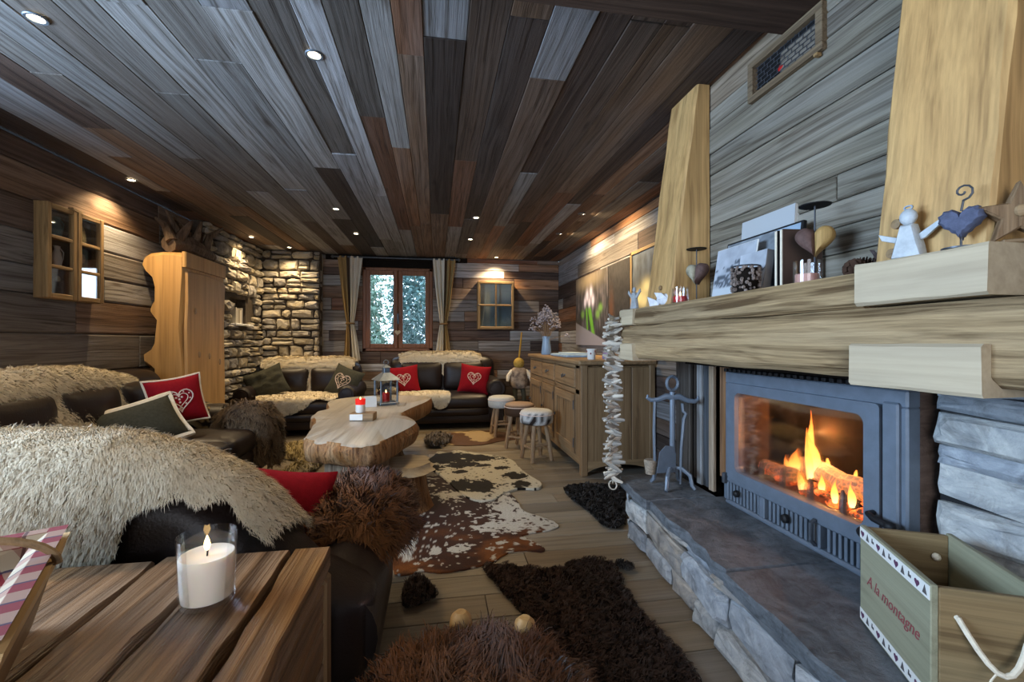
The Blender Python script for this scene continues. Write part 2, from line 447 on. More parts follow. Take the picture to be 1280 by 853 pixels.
def jit(cols, a, b):
    c = rng.choice(cols); j = rng.uniform(a, b); return tuple(x*j for x in c)

def slab(name, c, d, mat, kind='structure', label=None, cat=None):
    o = MB().box(c, d).build(name, mat, smooth=0); tag(o, label, cat, None, kind); return o

# floor: planks run across the room
floor = slab('floor', (-.3, 2.42, -.06), (4.6, 8.6, .08), M['dark'], label='grey brown oiled plank floor', cat='floor')
y = .2
while y < YB-.02:
    w = rng.choice((.145, .165, .185)); w = min(w, YB-y)
    x = XL - rng.random()*1.2
    while x < XR:
        L = rng.uniform(1.1, 2.1); a, b = max(x, XL), min(x+L, XR)
        if b-a > .05:
            plank(floor, ((a+b)/2, y+w/2, -.022), b-a-.003, w-.004, .022, (1, 0, 0), (0, 1, 0),
                  jit((C('#7a705f'), C('#70675a'), C('#837866'), C('#766854')), .85, 1.12), M['floorwood'], b=.002)
        x += L
    y += w

# ceiling: planks run away from the camera
ceiling = slab('ceiling', (-.3, 2.42, ZC+.08), (4.6, 8.6, .1), M['dark'], label='weathered barn board ceiling', cat='ceiling')
x = XL
while x < XR-.01:
    w = rng.choice((.11, .13, .15, .17, .19)); w = min(w, XR-x)
    y = .1 - rng.random()*1.5
    while y < YB:
        L = rng.uniform(1.3, 3.2); a, b = max(y, .1), min(y+L, YB)
        if b-a > .08:
            xm = x+w/2
            g = 1.15 if xm < -.5 else .75 if xm < .2 else .45
            plank(ceiling, (xm, (a+b)/2, ZC+.022+rng.uniform(-.002, .006)), b-a-.002, w-.0015, .022, (0, 1, 0), (1, 0, 0), pick(g, .8 if xm < -.5 else 1.0, .22 if xm < 0 else .3, .84), M['barn'], b=.0025)
        y += L
    x += w

def plank_wall(wall, u0, u1, z0, z1, fr, hs, T, pal, lens=(1.6, 3.4), holes=(), mat=None, b=.01):
    """horizontal boards; fr(u, z) -> point, fr.xd, fr.yd directions; holes (u0,u1,z0,z1) left open"""
    P, xd, yd = fr; z = z0
    while z < z1-.02:
        h = rng.choice(hs); h = min(h, z1-z); u = u0 - rng.random()*1.3
        if z1-(z+h) < .05: h = z1-z
        while u < u1:
            L = rng.uniform(*lens); a, e = max(u, u0), min(u+L, u1)
            segs = [(a, e)]
            for (h0, h1, k0, k1) in holes:
                if z+h > k0+.01 and z < k1-.01:
                    ns = []
                    for (s, t) in segs:
                        if t <= h0 or s >= h1: ns.append((s, t)); continue
                        if s < h0: ns.append((s, h0))
                        if t > h1: ns.append((h1, t))
                    segs = ns
            for (s, t) in segs:
                if t-s > .04: plank(wall, P((s+t)/2, z+h/2), t-s-.003, h-.003, T+rng.uniform(0, .006), xd, yd, pal(), mat or M['barn'], b=b)
            u += L
        z += h

# left wall with the daylight window beside the camera (outside the picture)
W2 = (.10, 1.95, .92, 2.10)
wall_left = thing('wall_left', 'weathered dark plank wall on the left', 'wall', kind='structure')
mb = MB()
for (a, b, c, d) in ((YF, W2[0], 0, ZC), (W2[1], YB+.1, 0, ZC), (W2[0], W2[1], 0, W2[2]), (W2[0], W2[1], W2[3], ZC)):
    mb.box((XL-.06, (a+b)/2, (c+d)/2), (.08, b-a, d-c))
mb.build('wall_backing', M['dark'], wall_left, smooth=0)
plank_wall(wall_left, 2.0, 4.92, 0, ZC, (lambda u, z: (XL-.022, u, z), (0, 1, 0), (0, 0, 1)), (.2, .24, .27, .17), .022,
           lambda: pick(.9, .9, .04, 1.1), b=.012)
def frame_window(name, label, P, u0, u1, z0, z1, mat, mull=True):
    w = thing(name, label, 'window', kind='structure')
    t = .07
    for (a, b, c, d) in ((u0, u0+t, z0, z1), (u1-t, u1, z0, z1), (u0, u1, z0, z0+t), (u0, u1, z1-t, z1), ((u0+u1)/2-t/2, (u0+u1)/2+t/2, z0, z1)):
        p, q = P(a, c), P(b, d)
        MB().box([(i+j)/2 for i, j in zip(p, q)], [max(abs(i-j), .06) for i, j in zip(p, q)], bev=.006).build('window_frame', mat, w)
    return w
window_2 = frame_window('window_2', 'wooden side window in left wall', lambda u, z: (XL-.05, u, z), *W2, M['winwood'])

# wall behind the camera with a glazed terrace door opening
wall_front = thing('wall_front', 'plank wall behind the camera', 'wall', kind='structure')
mb = MB()
for (a, b, c, d) in ((XL-.1, -1.45, 0, ZC), (.45, XR+.1, 0, ZC), (-1.45, .45, 0, .35), (-1.45, .45, 2.15, ZC)):
    mb.box(((a+b)/2, YF-.05, (c+d)/2), (b-a, .1, d-c))
mb.build('wall_backing', wood('dark_wall_boards', C('#4f4339'), C('#6a6058'), .5), wall_front, smooth=0)

# back wall with window
WB = (-1.02, -.05, .955, 2.14)
wall_back = thing('wall_back', 'horizontal weathered plank wall at the back', 'wall', kind='structure')
mb = MB()
for (a, b, c, d) in ((XL-.1, WB[0], 0, ZC), (WB[1], XR+.1, 0, ZC), (WB[0], WB[1], 0, WB[2]), (WB[0], WB[1], WB[3], ZC)):
    mb.box(((a+b)/2, YB+.10, (c+d)/2), (b-a, .1, d-c))
mb.build('wall_backing', M['dark'], wall_back, smooth=0)
plank_wall(wall_back, -1.56, XR, 0, ZC, (lambda u, z: (u, YB+.024, z), (1, 0, 0), (0, 0, 1)), (.11, .13, .15, .17), .024,
           lambda: pick(.8, .9, .22, 1.3), (.5, 1.9), ((WB[0], WB[1], WB[2], WB[3]),), b=.006)
MB().box((-.53, YB-.012, ZC-.035), (1.95, .024, .07), bev=.006).build('trim_1', M['dark'], smooth=0)
tag(bpy.data.objects['trim_1'], 'dark board along the top of back wall', 'trim', None, 'structure')

# right recess wall and the chimney breast
wall_right = thing('wall_right', 'weathered plank wall of the right recess', 'wall', kind='structure')
MB().box((XR+.06, 4.5, ZC/2), (.1, 4.4, ZC)).build('wall_backing', M['dark'], wall_right, smooth=0)
plank_wall(wall_right, 2.45, YB, 0, ZC, (lambda u, z: (XR+.022, u, z), (0, -1, 0), (0, 0, 1)), (.13, .15, .17, .2), .022,
           lambda: pick(.7, .9, .15, .95), b=.006)
wall_breast = thing('wall_fireplace', 'pale grey weathered plank chimney breast', 'wall', kind='structure')
mb = MB()
mb.box((1.56, .25, 1.64), (.54, 3.84, 1.32)); mb.box((1.70, .44, .5), (.26, 4.2, 1.0))
mb.box((1.66, 2.32, .5), (.30, .28, 1.0)); mb.box((1.70, -.35, .5), (.3, 2.7, 1.0))
mb.build('wall_backing', M['dark'], wall_breast, smooth=0)
plank_wall(wall_breast, -.6, 2.17, 1.00, ZC, (lambda u, z: (XB+.02, u, z), (0, -1, 0), (0, 0, 1)), (.085, .10, .12, .14), .02,
           lambda: jit((C('#938b7a'), C('#8a8272'), C('#9a907d'), C('#8d7d64'), C('#827a6d'), C('#978670')), .68, .92), (1.8, 3.2), b=.004)
plank(wall_breast, (1.53, 2.19, 1.64), 1.3, .5, .02, (0, 0, 1), (1, 0, 0), C('#5a4c40'), M['barn'])
# upright boards between sideboard and stove
for (a, b, c, X) in ((2.46, 2.31, C('#4c4640'), 1.42), (2.31, 2.215, C('#3b342e'), 1.44), (2.215, 2.17, C('#8d8f90'), 1.40), (2.17, 2.10, C('#4a4f55'), 1.41), (2.10, 2.06, C('#9a8468'), 1.395)):
    plank(wall_breast, (X, (a+b)/2, .668), .66, a-b-.003, .02, (0, 0, 1), (0, -1, 0) if False else (0, 1, 0), c, M['barn'])
plank(wall_breast, (1.43, 2.0, .70), .56, .115, .02, (0, 0, 1), (0, 1, 0), C('#8e6236'), M['barn'])
plank(wall_breast, (1.62, 2.47, .52), 1.0, .34, .02, (0, 0, 1), (1, 0, 0), C('#4c4640'), M['barn'])

# ceiling cross beam
beam = MB().box((-.57, 1.33, ZC-.03), (3.68, .27, .1), bev=.015).build('beam_1', wood('dark_beam_wood', C('#45342b'), C('#56463c'), .6, .75, .3, 1, .4, 'X'))
tag(beam, 'dark wooden beam across the ceiling overhead', 'beam', None, 'structure')

# ------------------------------------------------------------------ stone work
def stone_mesh(w, h, d, r, n=10, seed=0, rough=.15, lean=0.0):
    q = random.Random(seed); pts = []; mm = min(w, h)
    for (sx, sy, ex, ey) in ((-1, -1, 1, -1), (1, -1, 1, 1), (1, 1, -1, 1), (-1, 1, -1, -1)):
        for t in (0, .35, .7):
            t2 = t + (q.uniform(-.1, .1) if t else 0)
            u, v = (sx+(ex-sx)*t2)*w/2, (sy+(ey-sy)*t2)*h/2
            k = mm*rough*q.uniform(.2, 1.6 if t == 0 else .9)
            u -= math.copysign(min(k, abs(u)*.6), u) if (t == 0 or sx == ex) else 0
            v -= math.copysign(min(k, abs(v)*.6), v) if (t == 0 or sy == ey) else 0
            pts.append((u, v))
    n = len(pts)
    vs = [(u, v, 0) for u, v in pts] + [(u, v, d*q.uniform(.35, .7)) for u, v in pts]
    vs += [(u*(1-2*r/w)*q.uniform(.85, 1.0), v*(1-2*r/h)*q.uniform(.85, 1.0), d*q.uniform(.75, 1.0)+lean*u) for u, v in pts] + [(q.uniform(-.15, .15)*w, q.uniform(-.15, .15)*h, d*q.uniform(.85, 1.15))]
    fs = []
    for k in range(2):
        for i in range(n): j = (i+1) % n; fs.append((k*n+i, k*n+j, (k+1)*n+j, (k+1)*n+i))
    for i in range(n): fs.append((2*n+i, 2*n+(i+1) % n, 3*n))
    me = bpy.data.meshes.new('stone'); me.from_pydata(vs, [], fs); return me

def stones(parent, P, xd, yd, u0, u1, z0, z1, hs, ws, depth, cols, mat, seed, gap=.006, skip=(), rough=.15, flat=True, rot=.05):
    q = random.Random(seed); z = z0; k = 0
    x = Vector(xd); yv = Vector(yd); zn = x.cross(yv)
    while z < z1-.015:
        h = q.uniform(*hs); h = min(h, z1-z)
        if z1-(z+h) < hs[0]*.6: h = z1-z
        u = u0 - q.random()*ws[0]*.6
        while u < u1-.01:
            w = q.uniform(*ws); a, b = max(u, u0), min(u+w, u1)
            if u1-b < ws[0]*.4: b = u1; w = b-u+.001
            parts = [(z, z+h)]
            if h > hs[0]*1.5 and q.random() < .35: f = q.uniform(.4, .6); parts = [(z, z+h*f), (z+h*f, z+h)]
            for (c, d) in parts:
                if any(b > s0+.01 and a < s1-.01 and d > t0+.01 and c < t1-.01 for (s0, s1, t0, t1) in skip): continue
                if b-a < .02: continue
                hh = (d-c)*q.uniform(.98, 1.12)
                me = stone_mesh((b-a-gap)*1.02, hh-gap, depth*q.uniform(.55, 1.15), min(.012, hh*.2), 10, seed*1000+k, rough, q.uniform(-.06, .06)); k += 1
                if not flat: me.shade_smooth()
                me.materials.append(mat)
                o = bpy.data.objects.new('stone', me); COL.objects.link(o); o.parent = parent
                mt = Matrix((x, yv, zn)).transposed().to_4x4() @ Matrix.Rotation(q.uniform(-rot, rot), 4, 'Z')
                mt.translation = Vector(P((a+b)/2, (c+d)/2)); o.matrix_local = mt
                cc = q.choice(cols); jj = q.uniform(.8, 1.15); o.color = (cc[0]*jj, cc[1]*jj, cc[2]*jj, 1)
            u += w
        z += h
    return k

RUB = [C('#8f8571'), C('#a0957c'), C('#7c7468'), C('#988a6c'), C('#6f6a64'), C('#ab9f86')]
wall_stone = thing('wall_stone', 'rough rubble stone corner wall with a niche', 'wall', kind='structure')
XS, YS = -2.28, 6.36
NICHE = (5.50, 5.92, 1.30, 1.60)
mb = MB()
for (a, b, c, d) in ((4.9, NICHE[0], 0, ZC), (NICHE[1], YS+.1, 0, ZC), (NICHE[0], NICHE[1], 0, NICHE[2]), (NICHE[0], NICHE[1], NICHE[3], ZC)):
    mb.box((XS-.06, (a+b)/2, (c+d)/2), (.1, b-a, d-c))
mb.box((XS-.12, 5.7, 1.45), (.02, .5, .4)); mb.box(((XS-1.54)/2, YS+.06, ZC/2), (-1.54-XS, .12, ZC))
mb.build('wall_backing', M['mortar'], wall_stone, smooth=0)
stones(wall_stone, lambda u, z: (XS-.015, u, z), (0, 1, 0), (0, 0, 1), 4.9, YS-.03, .45, ZC, (.06, .16), (.10, .30), .075, RUB, M['stone'], 3, skip=(NICHE,))
stones(wall_stone, lambda u, z: (u, YS+.012, z), (1, 0, 0), (0, 0, 1), XS+.02, -1.54, .45, ZC, (.07, .17), (.12, .32), .075, RUB, M['stone'], 5)
stones(wall_stone, lambda u, z: (-1.555, u, z), (0, 1, 0), (0, 0, 1), YS+.01, YB, .45, ZC, (.08, .2), (.12, .2), .02, RUB, M['stone'], 6)
MB().box((XS-.02, 5.71, NICHE[2]-.012), (.18, .50, .024), bev=.004).build('niche_shelf', M['slate'], wall_stone)

# schist wall beside the stove
wall_schist = thing('wall_schist', 'pale grey dry laid schist wall beside stove', 'wall', kind='structure')
MB().box((1.50, .1, .66), (.1, 1.96, .70)).build('wall_backing', M['black'], wall_schist, smooth=0)
SCH = [C('#a3a8ad'), C('#b0b4b6'), C('#959ba1'), C('#b4b4af'), C('#9ba0a4')]
stones(wall_schist, lambda u, z: (1.452, -u, z), (0, -1, 0), (0, 0, 1), -1.075, .5, .33, 1.0, (.05, .13), (.22, .55), .045, SCH, M['slate'], 15, .002, rough=.05, rot=.07)

# hearth: rough stone base with slate slabs on top
hearth = thing('hearth', 'raised stone hearth with dark slate top', 'hearth', (0, 0, 0))
mb = MB(); mb.prism([(1.08, 2.36), (1.36, 2.36), (1.36, -.9), (.90, -.9)], 0, .28); mb.build('core', M['mortar'], hearth, smooth=0)
HST = [C('#bcbfc1'), C('#aeb2b6'), C('#c6c6c2'), C('#b3aa9e'), C('#a3a8ae')]
stones(hearth, lambda u, z: (.967-.072*(u+1.3)+.045, -u, z), Vector((-.072, -1, 0)).normalized(), (0, 0, 1), -2.40, .3, 0, .29, (.09, .16), (.16, .42), .055, HST, M['slate'], 21, .002, rough=.1, rot=.12)
stones(hearth, lambda u, z: (u, 2.35, z), (-1, 0, 0), (0, 0, 1), 1.05, 1.38, 0, .29, (.1, .15), (.15, .3), .04, HST, M['slate'], 22, .003)
for (a, b, j) in ((2.43, 2.02, .0), (2.02, 1.36, .012), (1.36, .62, -.006), (.62, -.3, .01)):
    q = random.Random(int(a*100)); n = 9
    ed = [(.945 + .072*((a+(b-a)*i/n)-1.3) + q.uniform(-.014, .012) + j, a+(b-a)*i/n) for i in range(n+1)]
    xr = 1.372 if a > 2.1 else 1.445
    poly = [(xr, a)] + ed + [(xr, b)]
    poly[1] = (ed[0][0], a-.004); poly[-2] = (ed[-1][0], b+.004)
    MB().prism(poly, .285, .33, inset=.008).build('slate_slab', M['hearthtop'], hearth)

# window in the back wall
window_1 = thing('window_1', 'two leaf wooden window in back wall between curtains', 'window', kind='structure')
def wbar(x0, x1, z0, z1, y=YB+.04, d=.07, name='window_frame', par=window_1):
    return MB().box(((x0+x1)/2, y, (z0+z1)/2), (x1-x0, d, z1-z0), bev=.008).build(name, M['winwood'], par)
wx = (-1.02, -.955, -.585, -.455, -.115, -.05)
wbar(WB[0], WB[0]+.055, WB[2], WB[3]); wbar(WB[1]-.055, WB[1], WB[2], WB[3]); wbar(WB[0], WB[1], WB[2], WB[2]+.05); wbar(WB[0], WB[1], WB[3]-.05, WB[3])
xm = (WB[0]+WB[1])/2
wbar(xm-.03, xm+.03, WB[2], WB[3], YB+.065, .04, 'mullion')
for (a, b) in ((WB[0]+.045, xm-.004), (xm+.004, WB[1]-.045)):
    sash = wbar(a, a+.06, WB[2]+.04, WB[3]-.04, YB+.025, .06, 'sash')
    for (x0, x1, z0, z1) in ((b-.06, b, WB[2]+.04, WB[3]-.04), (a+.055, b-.055, WB[2]+.04, WB[2]+.105), (a+.055, b-.055, WB[3]-.105, WB[3]-.04)):
        wbar(x0, x1, z0, z1, YB+.025, .06, 'sash_bar', sash)
    MB().box(((a+b)/2, YB+.03, (WB[2]+WB[3])/2), (b-a-.1, .006, WB[3]-WB[2]-.19)).build('window_pane', M['winglass'], sash, smooth=0)
MB().box((xm, YB-.012, 1.42), (.03, .02, .14), bev=.006).tube([(xm, YB-.03, 1.45), (xm, YB-.06, 1.45), (xm+.01, YB-.06, 1.34)], .009, 8).build('window_handle', M['iron'], window_1)

# outside: ground and shrubs beyond the window
gr = MB().box((-.4, 10.5, -.35), (14, 7.4, .1)).build('ground', plain('frosty_grass', C('#5f6a5c'), .9, .1, 0, .3, 3), smooth=0)
tag(gr, 'frosty garden ground outside the window', 'ground', None, 'structure')
leafm = [plain('pale_frosted_leaf', C('#7f9884'), .7, .3, 0, .25, 30), plain('blue_green_leaf', C('#5f7c78'), .7, .3, 0, .25, 30)]
def shrub(name, label, c, r, n, seed, mi):
    q = np.random.default_rng(seed)
    t = thing(name, label, 'shrub', (c[0], c[1], -.3), 0, 'shrubs outside the window')
    mb = MB()
    for i in range(7):
        a = q.uniform(0, 6.28); mb.tube([(0, 0, 0), (math.cos(a)*.2*r[0], math.sin(a)*.2*r[1], .5*r[2]), (math.cos(a)*.7*r[0], math.sin(a)*.7*r[1], 1.5*r[2])], [.03, .02, .006], 5)
    mb.build('stem', M['legwood'], t)
    d = q.normal(size=(n, 3)); d /= np.linalg.norm(d, axis=1, keepdims=True); rr = q.uniform(.35, 1.0, (n, 1))**.5
    P = d*rr*np.array(r) + np.array((0, 0, r[2]*1.05))
    a = q.normal(size=(n, 3)); a /= np.linalg.norm(a, axis=1, keepdims=True); b = np.cross(a, q.normal(size=(n, 3))); b /= np.linalg.norm(b, axis=1, keepdims=True)
    l = q.uniform(.035, .08, (n, 1)); w = l*.45
    V = np.concatenate([P-a*l, P+b*w, P+a*l, P-b*w], 1).reshape(-1, 3)
    me = bpy.data.meshes.new('foliage'); me.from_pydata(V.tolist(), [], [(4*i, 4*i+1, 4*i+2, 4*i+3) for i in range(n)])
    o = link('foliage', me, leafm[mi], t); o['kind'] = 'stuff'
shrub('garden_shrub', 'frosted pale shrub seen through left window leaf', (-2.1, 9.2), (1.05, .8, 1.9), 9000, 1, 0)
shrub('garden_shrub', 'blue green shrub seen through right window leaf', (.15, 9.4), (1.1, .8, 1.9), 9000, 2, 1)
shrub('garden_hedge', 'tall hedge far outside behind left window leaf', (-4.0, 12.2), (1.28, .8, 2.3), 7000, 5, 1)
shrub('garden_hedge', 'tall hedge far outside behind window centre', (-1.3, 12.4), (1.28, .8, 2.5), 7000, 6, 0)
shrub('garden_hedge', 'tall hedge far outside behind right window leaf', (1.4, 12.2), (1.28, .8, 2.2), 7000, 7, 1)
shrub('garden_shrub', 'low grassy shrub just outside the window sill', (-1.1, 7.8), (.55, .4, .72), 3000, 3, 0)
# ------------------------------------------------------------------ mantel, posts and stove
mantel = thing('mantel', 'heavy weathered timber mantel above the stove', 'mantel', (0, 0, 1.0))
def beamX(name, y0, y1, x0, x1, z0, z1, mat, par, bev=.012, wob=0.006, seed=0):
    """a timber along Y with slightly uneven arrises; local x is its length"""
    q = random.Random(seed); L = abs(y1-y0); n = max(4, int(L/.16)); vs = []; fs = []
    hx, hz = (x1-x0)/2, (z1-z0)/2
    ring = [(-hx+bev, -hz), (hx-bev, -hz), (hx, -hz+bev), (hx, hz-bev), (hx-bev, hz), (-hx+bev, hz), (-hx, hz-bev), (-hx, -hz+bev)]
    for i in range(n+1):
        for (u, v) in ring: vs.append((-L/2+L*i/n, u+q.uniform(-wob, wob), v+q.uniform(-wob, wob)*.6))
    for i in range(n):
        for j in range(8): k = (j+1) % 8; fs.append((i*8+j, i*8+k, (i+1)*8+k, (i+1)*8+j))
    fs.append(tuple(range(8))[::-1]); fs.append(tuple(range(n*8, n*8+8)))
    o = MB().add(vs, fs).build(name, mat, par, smooth=30)
    o.location = ((x0+x1)/2, (y0+y1)/2, (z0+z1)/2 - par.location.z); o.rotation_euler = (0, 0, R(90)); return o
beamX('beam', 2.335, -.45, 1.0, 1.252, 1.012, 1.178, M['mantel'], mantel, .02, .005, 1)
beamX('beam', 2.165, .925, 1.006, 1.252, 1.180, 1.266, M['mantel'], mantel, .012, .004, 2)
# crossing beam ends, their sawn faces looking into the room
def cross_end(y0, y1, z0, z1, x0, seed):
    o = beamX('beam_end', y0, y1, x0, 1.252, z0, z1, M['endgrain'], mantel, .006, .0025, seed); return o
cross_end(2.335, 2.17, 1.182, 1.268, .995, 3); cross_end(2.33, 2.15, 1.0, 1.088, .985, 4)
cross_end(.925, .66, 1.184, 1.282, .99, 5); cross_end(.925, .66, .996, 1.094, .975, 6)

def post(name, label, y0, y1, xb, xt, z0, z1, depth, seed):
    q = random.Random(seed); n = 9; vs = []; fs = []; t = thing(name, label, 'post', (xb+.12, (y0+y1)/2, z0))
    W = abs(y1-y0)
    for i in range(n+1):
        f = i/n; z = (z1-z0)*f; xf = (xb+(xt-xb)*f) - (xb+.12); xk = min(xf+depth, 1.262-(xb+.12))
        j = q.uniform(-.003, .003); b = .008
        for (u, v) in ((xf+b, -W/2), (xk, -W/2), (xk, W/2), (xf+b, W/2), (xf, W/2-b), (xf, -W/2+b)): vs.append((u+j*(u < xk-.01), v+q.uniform(-.003, .003), z))
    for i in range(n):
        for j in range(6): k = (j+1) % 6; fs.append((i*6+j, i*6+k, (i+1)*6+k, (i+1)*6+j))
    fs.append(tuple(range(6))[::-1]); fs.append(tuple(range(n*6, n*6+6)))
    MB().add(vs, fs).build('timber', M['postZ'], t, smooth=25)
    return t
p1 = post('timber_post', 'honey pine post at far end of mantel', 1.915, 2.155, 1.06, 1.20, 1.266, ZC, .2, 1)
p2 = post('timber_post', 'broad honey pine post above angel figurine', .70, .935, 1.055, 1.18, 1.283, ZC, .25, 2)
for par, pegs in ((p1, ((-.118, -.02, .09),)), (p2, ((-.119, .065, .09), (-.12, .07, .022)))):
    for (x, y, z) in pegs:
        MB().lathe([(0, 0), (.012, 0), (.011, .008), (0, .009)], 12, (x+z*.1, y, z), rot=Matrix.Rotation(R(-90), 3, 'Y')).build('peg', M['oakX'], par)

# vent grille high on the chimney breast
vent = thing('vent_grille', 'wood framed wire mesh vent high on breast', 'vent', (XB, 1.455, 2.14))
def vbar(y0, y1, z0, z1, nm='frame_bar'): MB().box((-.012, (y0+y1)/2, (z0+z1)/2), (.03, y1-y0, z1-z0), bev=.003).build(nm, M['ventwood'], vent)
vbar(-.178, .178, -.08, -.055); vbar(-.178, .178, .055, .08); vbar(-.178, -.15, -.055, .055); vbar(.15, .178, -.055, .055)
MB().box((.0, 0, 0), (.004, .3, .11)).build('recess', M['black'], vent, smooth=0)
mb = MB()
for i in range(7):
    z = -.05+i*.0165; mb.tube([(-.008, -.15, z), (-.008, .15, z)], .0014, 4)
    for k in range(9): y = -.15 + (k+.5*(i % 2))*.034; mb.tube([(-.008, y, z), (-.008, y, z+.0165)], .0014, 4)
mb.build('wire_mesh', M['iron'], vent)
MB().ell((-.003, .02, -.02), (.003, .02, .014), 10, 6).build('red_paper', M['redwax'], vent)
MB().box((-.02, -.155, -.088), (.02, .016, .012), bev=.002).build('latch', M['rusticY'], vent)

# wood stove insert
stove = thing('wood_stove', 'blue grey cast iron stove insert with burning fire', 'stove', (1.36, 1.52, .33))
SW, SH = .42, .625
fr = MB()
def sb(mbb, y0, y1, z0, z1, x0=0, x1=.05, bev=.006): mbb.box(((x0+x1)/2, (y0+y1)/2, (z0+z1)/2), (x1-x0, y1-y0, z1-z0), bev=bev)
sb(fr, -SW, SW, SH-.055, SH); sb(fr, -SW, -SW+.05, .125, SH-.05); sb(fr, SW-.045, SW, .125, SH-.05); sb(fr, -SW, SW, .0, .02); sb(fr, -SW, SW, .105, .13)
fr.build('outer_frame', M['castiron'], stove)
# slotted air strip: frame bars and louvre bars
for k, (a, b) in enumerate(((.405, .20), (.155, -.075), (-.13, -.40))):
    n = int((a-b)/.021)
    for i in range(n): MB().box((.025, a-(i+.5)*(a-b)/n, .0625), (.03, (a-b)/n*.55, .085), bev=.002).build('louvre_bar', M['castiron'], stove)
for yy in (.415, .178, -.10, -.415): MB().box((.02, yy, .0625), (.04, .03, .088), bev=.004).build('strip_block', M['castiron'], stove)
MB().box((.05, 0, .06), (.02, .82, .1)).build('ash_shadow_box', M['black'], stove, smooth=0)
for yy, r in ((.33, .016), (.04, .018)): MB().lathe([(0, 0), (r, 0), (r*.9, .014), (r*.5, .02), (0, .02)], 14, (.0, yy, .07), rot=Matrix.Rotation(R(-90), 3, 'Y')).build('air_knob', M['black'], stove)
MB().tube([(-.005, -.10, .03), (-.022, -.10, .05), (-.022, -.10, .11), (-.005, -.10, .12)], .008, 8).build('ash_hook', M['iron'], stove)
MB().box((-.004, SW-.008, .12), (.03, .018, .05), bev=.004).build('lower_hinge', M['iron'], stove)
# door
door = thing('door', None, None, (0, 0, 0)); door.parent = stove
def rounded_frame(w0, w1, z0, z1, t, r, d0, d1, n=6):
    def loop(a, b, c, d, rr):
        pts = []
        for (cy, cz, s) in ((b-rr, d-rr, 0), (a+rr, d-rr, 90), (a+rr, c+rr, 180), (b-rr, c+rr, 270)):
            for i in range(n+1): an = R(s+90*i/n); pts.append((cy+rr*math.cos(an), cz+rr*math.sin(an)))
        return pts
    o, i_ = loop(w0, w1, z0, z1, r*.5), loop(w0+t, w1-t, z0+t*.8, z1-t*.8, r); k = len(o); vs = []
    for x, lp in ((d0, o), (d0, i_), (d1, i_), (d1, o)): vs += [(x, y, z) for y, z in lp]
    fs = []
    for ring in range(4):
        for j in range(k): q = (j+1) % k; a = ring*k; b = ((ring+1) % 4)*k; fs.append((a+j, b+j, b+q, a+q))
    return vs, fs
vs, fs = rounded_frame(-.345, .388, .13, SH-.05, .052, .03, -.012, .03); MB().add(vs, fs).build('door_frame', M['castiron'], door, smooth=40)
MB().box((.012, .02, .355), (.006, .63, .40)).build('door_glass', M['stove_glass'], door, smooth=0)
sd = MB(); sd.box((.004, -.378, .36), (.035, .05, .45), bev=.005); sd.build('side_rail', M['castiron'], stove)
h = MB(); h.tube([(-.015, -.33, .235), (-.04, -.335, .235), (-.05, -.36, .23), (-.045, -.40, .225)], [.008, .009, .01, .012], 10)
h.ell((-.045, -.405, .224), (.014, .018, .014)); h.build('door_handle', M['black'], door)
h = MB(); h.tube([(-.012, -.335, .175), (-.045, -.335, .175)], .008, 8); h.ell((-.05, -.335, .175), (.02, .026, .02)); h.build('door_knob', M['black'], door)
# top grille lip
g = MB()
for i in range(26): g.box((.01, -.40+i*.032, SH+.008), (.05, .018, .016), bev=.002)
g.build('top_grille', M['black'], stove)
# firebox
brick = stone_mat('sooty_firebox_lining', C('#5c4c44'), C('#7d6a5e'), .9, 12, .5, False)
fb = MB(); fb.box((.40, 0, .36), (.02, .80, .56)); fb.box((.21, .40, .36), (.38, .02, .56)); fb.box((.21, -.40, .36), (.38, .02, .56)); fb.box((.21, 0, .63), (.4, .82, .02)); fb.box((.21, 0, .12), (.4, .82, .03))
fb.build('firebox', brick, stove, smooth=0)
hb = MB()
for i in range(9):
    for sgn in (1, -1): hb.tube([(.385, -.36+i*.08, .18), (.385, -.36+i*.08+sgn*.32, .60)], .006, 4)
hb.build('ribbed_back_plate', brick, stove)
ember = bpy.data.materials.new('glowing_embers'); ember.use_nodes = True; nt = ember.node_tree; pp = nt.nodes['Principled BSDF']
tc = nd(nt, 'TexCoord'); nn = nd(nt, 'TexNoise', {'Vector': tc.outputs['Object'], 'Scale': 28.0, 'Detail': 5.0, 'Roughness': .7}).outputs['Fac']
pp.inputs['Base Color'].default_value = (.16, .13, .12, 1); pp.inputs['Roughness'].default_value = .95
nt.links.new(ramp(nt, nn, [(.42, (0, 0, 0)), (.55, (.9, .12, .015)), (.72, (1, .45, .10))]), pp.inputs['Emission Color']); pp.inputs['Emission Strength'].default_value = 3.2
logm = bpy.data.materials.new('burning_log_bark'); logm.use_nodes = True; nt = logm.node_tree; pp = nt.nodes['Principled BSDF']
tc = nd(nt, 'TexCoord'); vo = nd(nt, 'TexVoronoi', {'Vector': tc.outputs['Object'], 'Scale': 42.0}, feature='DISTANCE_TO_EDGE').outputs['Distance']
pp.inputs['Base Color'].default_value = (.42, .38, .36, 1); pp.inputs['Roughness'].default_value = .95
nt.links.new(ramp(nt, vo, [(.0, (.9, .22, .03)), (.09, (.25, .03, .0)), (.2, (0, 0, 0))]), pp.inputs['Emission Color']); pp.inputs['Emission Strength'].default_value = 1.1
ash = plain('grey_ash', C('#8a8078'), .95, .1, 0, .3, 30)
eb = MB(); q = random.Random(4)
for i in range(60): eb.ell((.1+q.random()*.24, -.32+q.random()*.62, .145+q.random()*.035), (q.uniform(.015, .035), q.uniform(.015, .035), q.uniform(.01, .02)), 6, 4)
o = eb.build('ember_bed', ember, stove); o['kind'] = 'stuff'
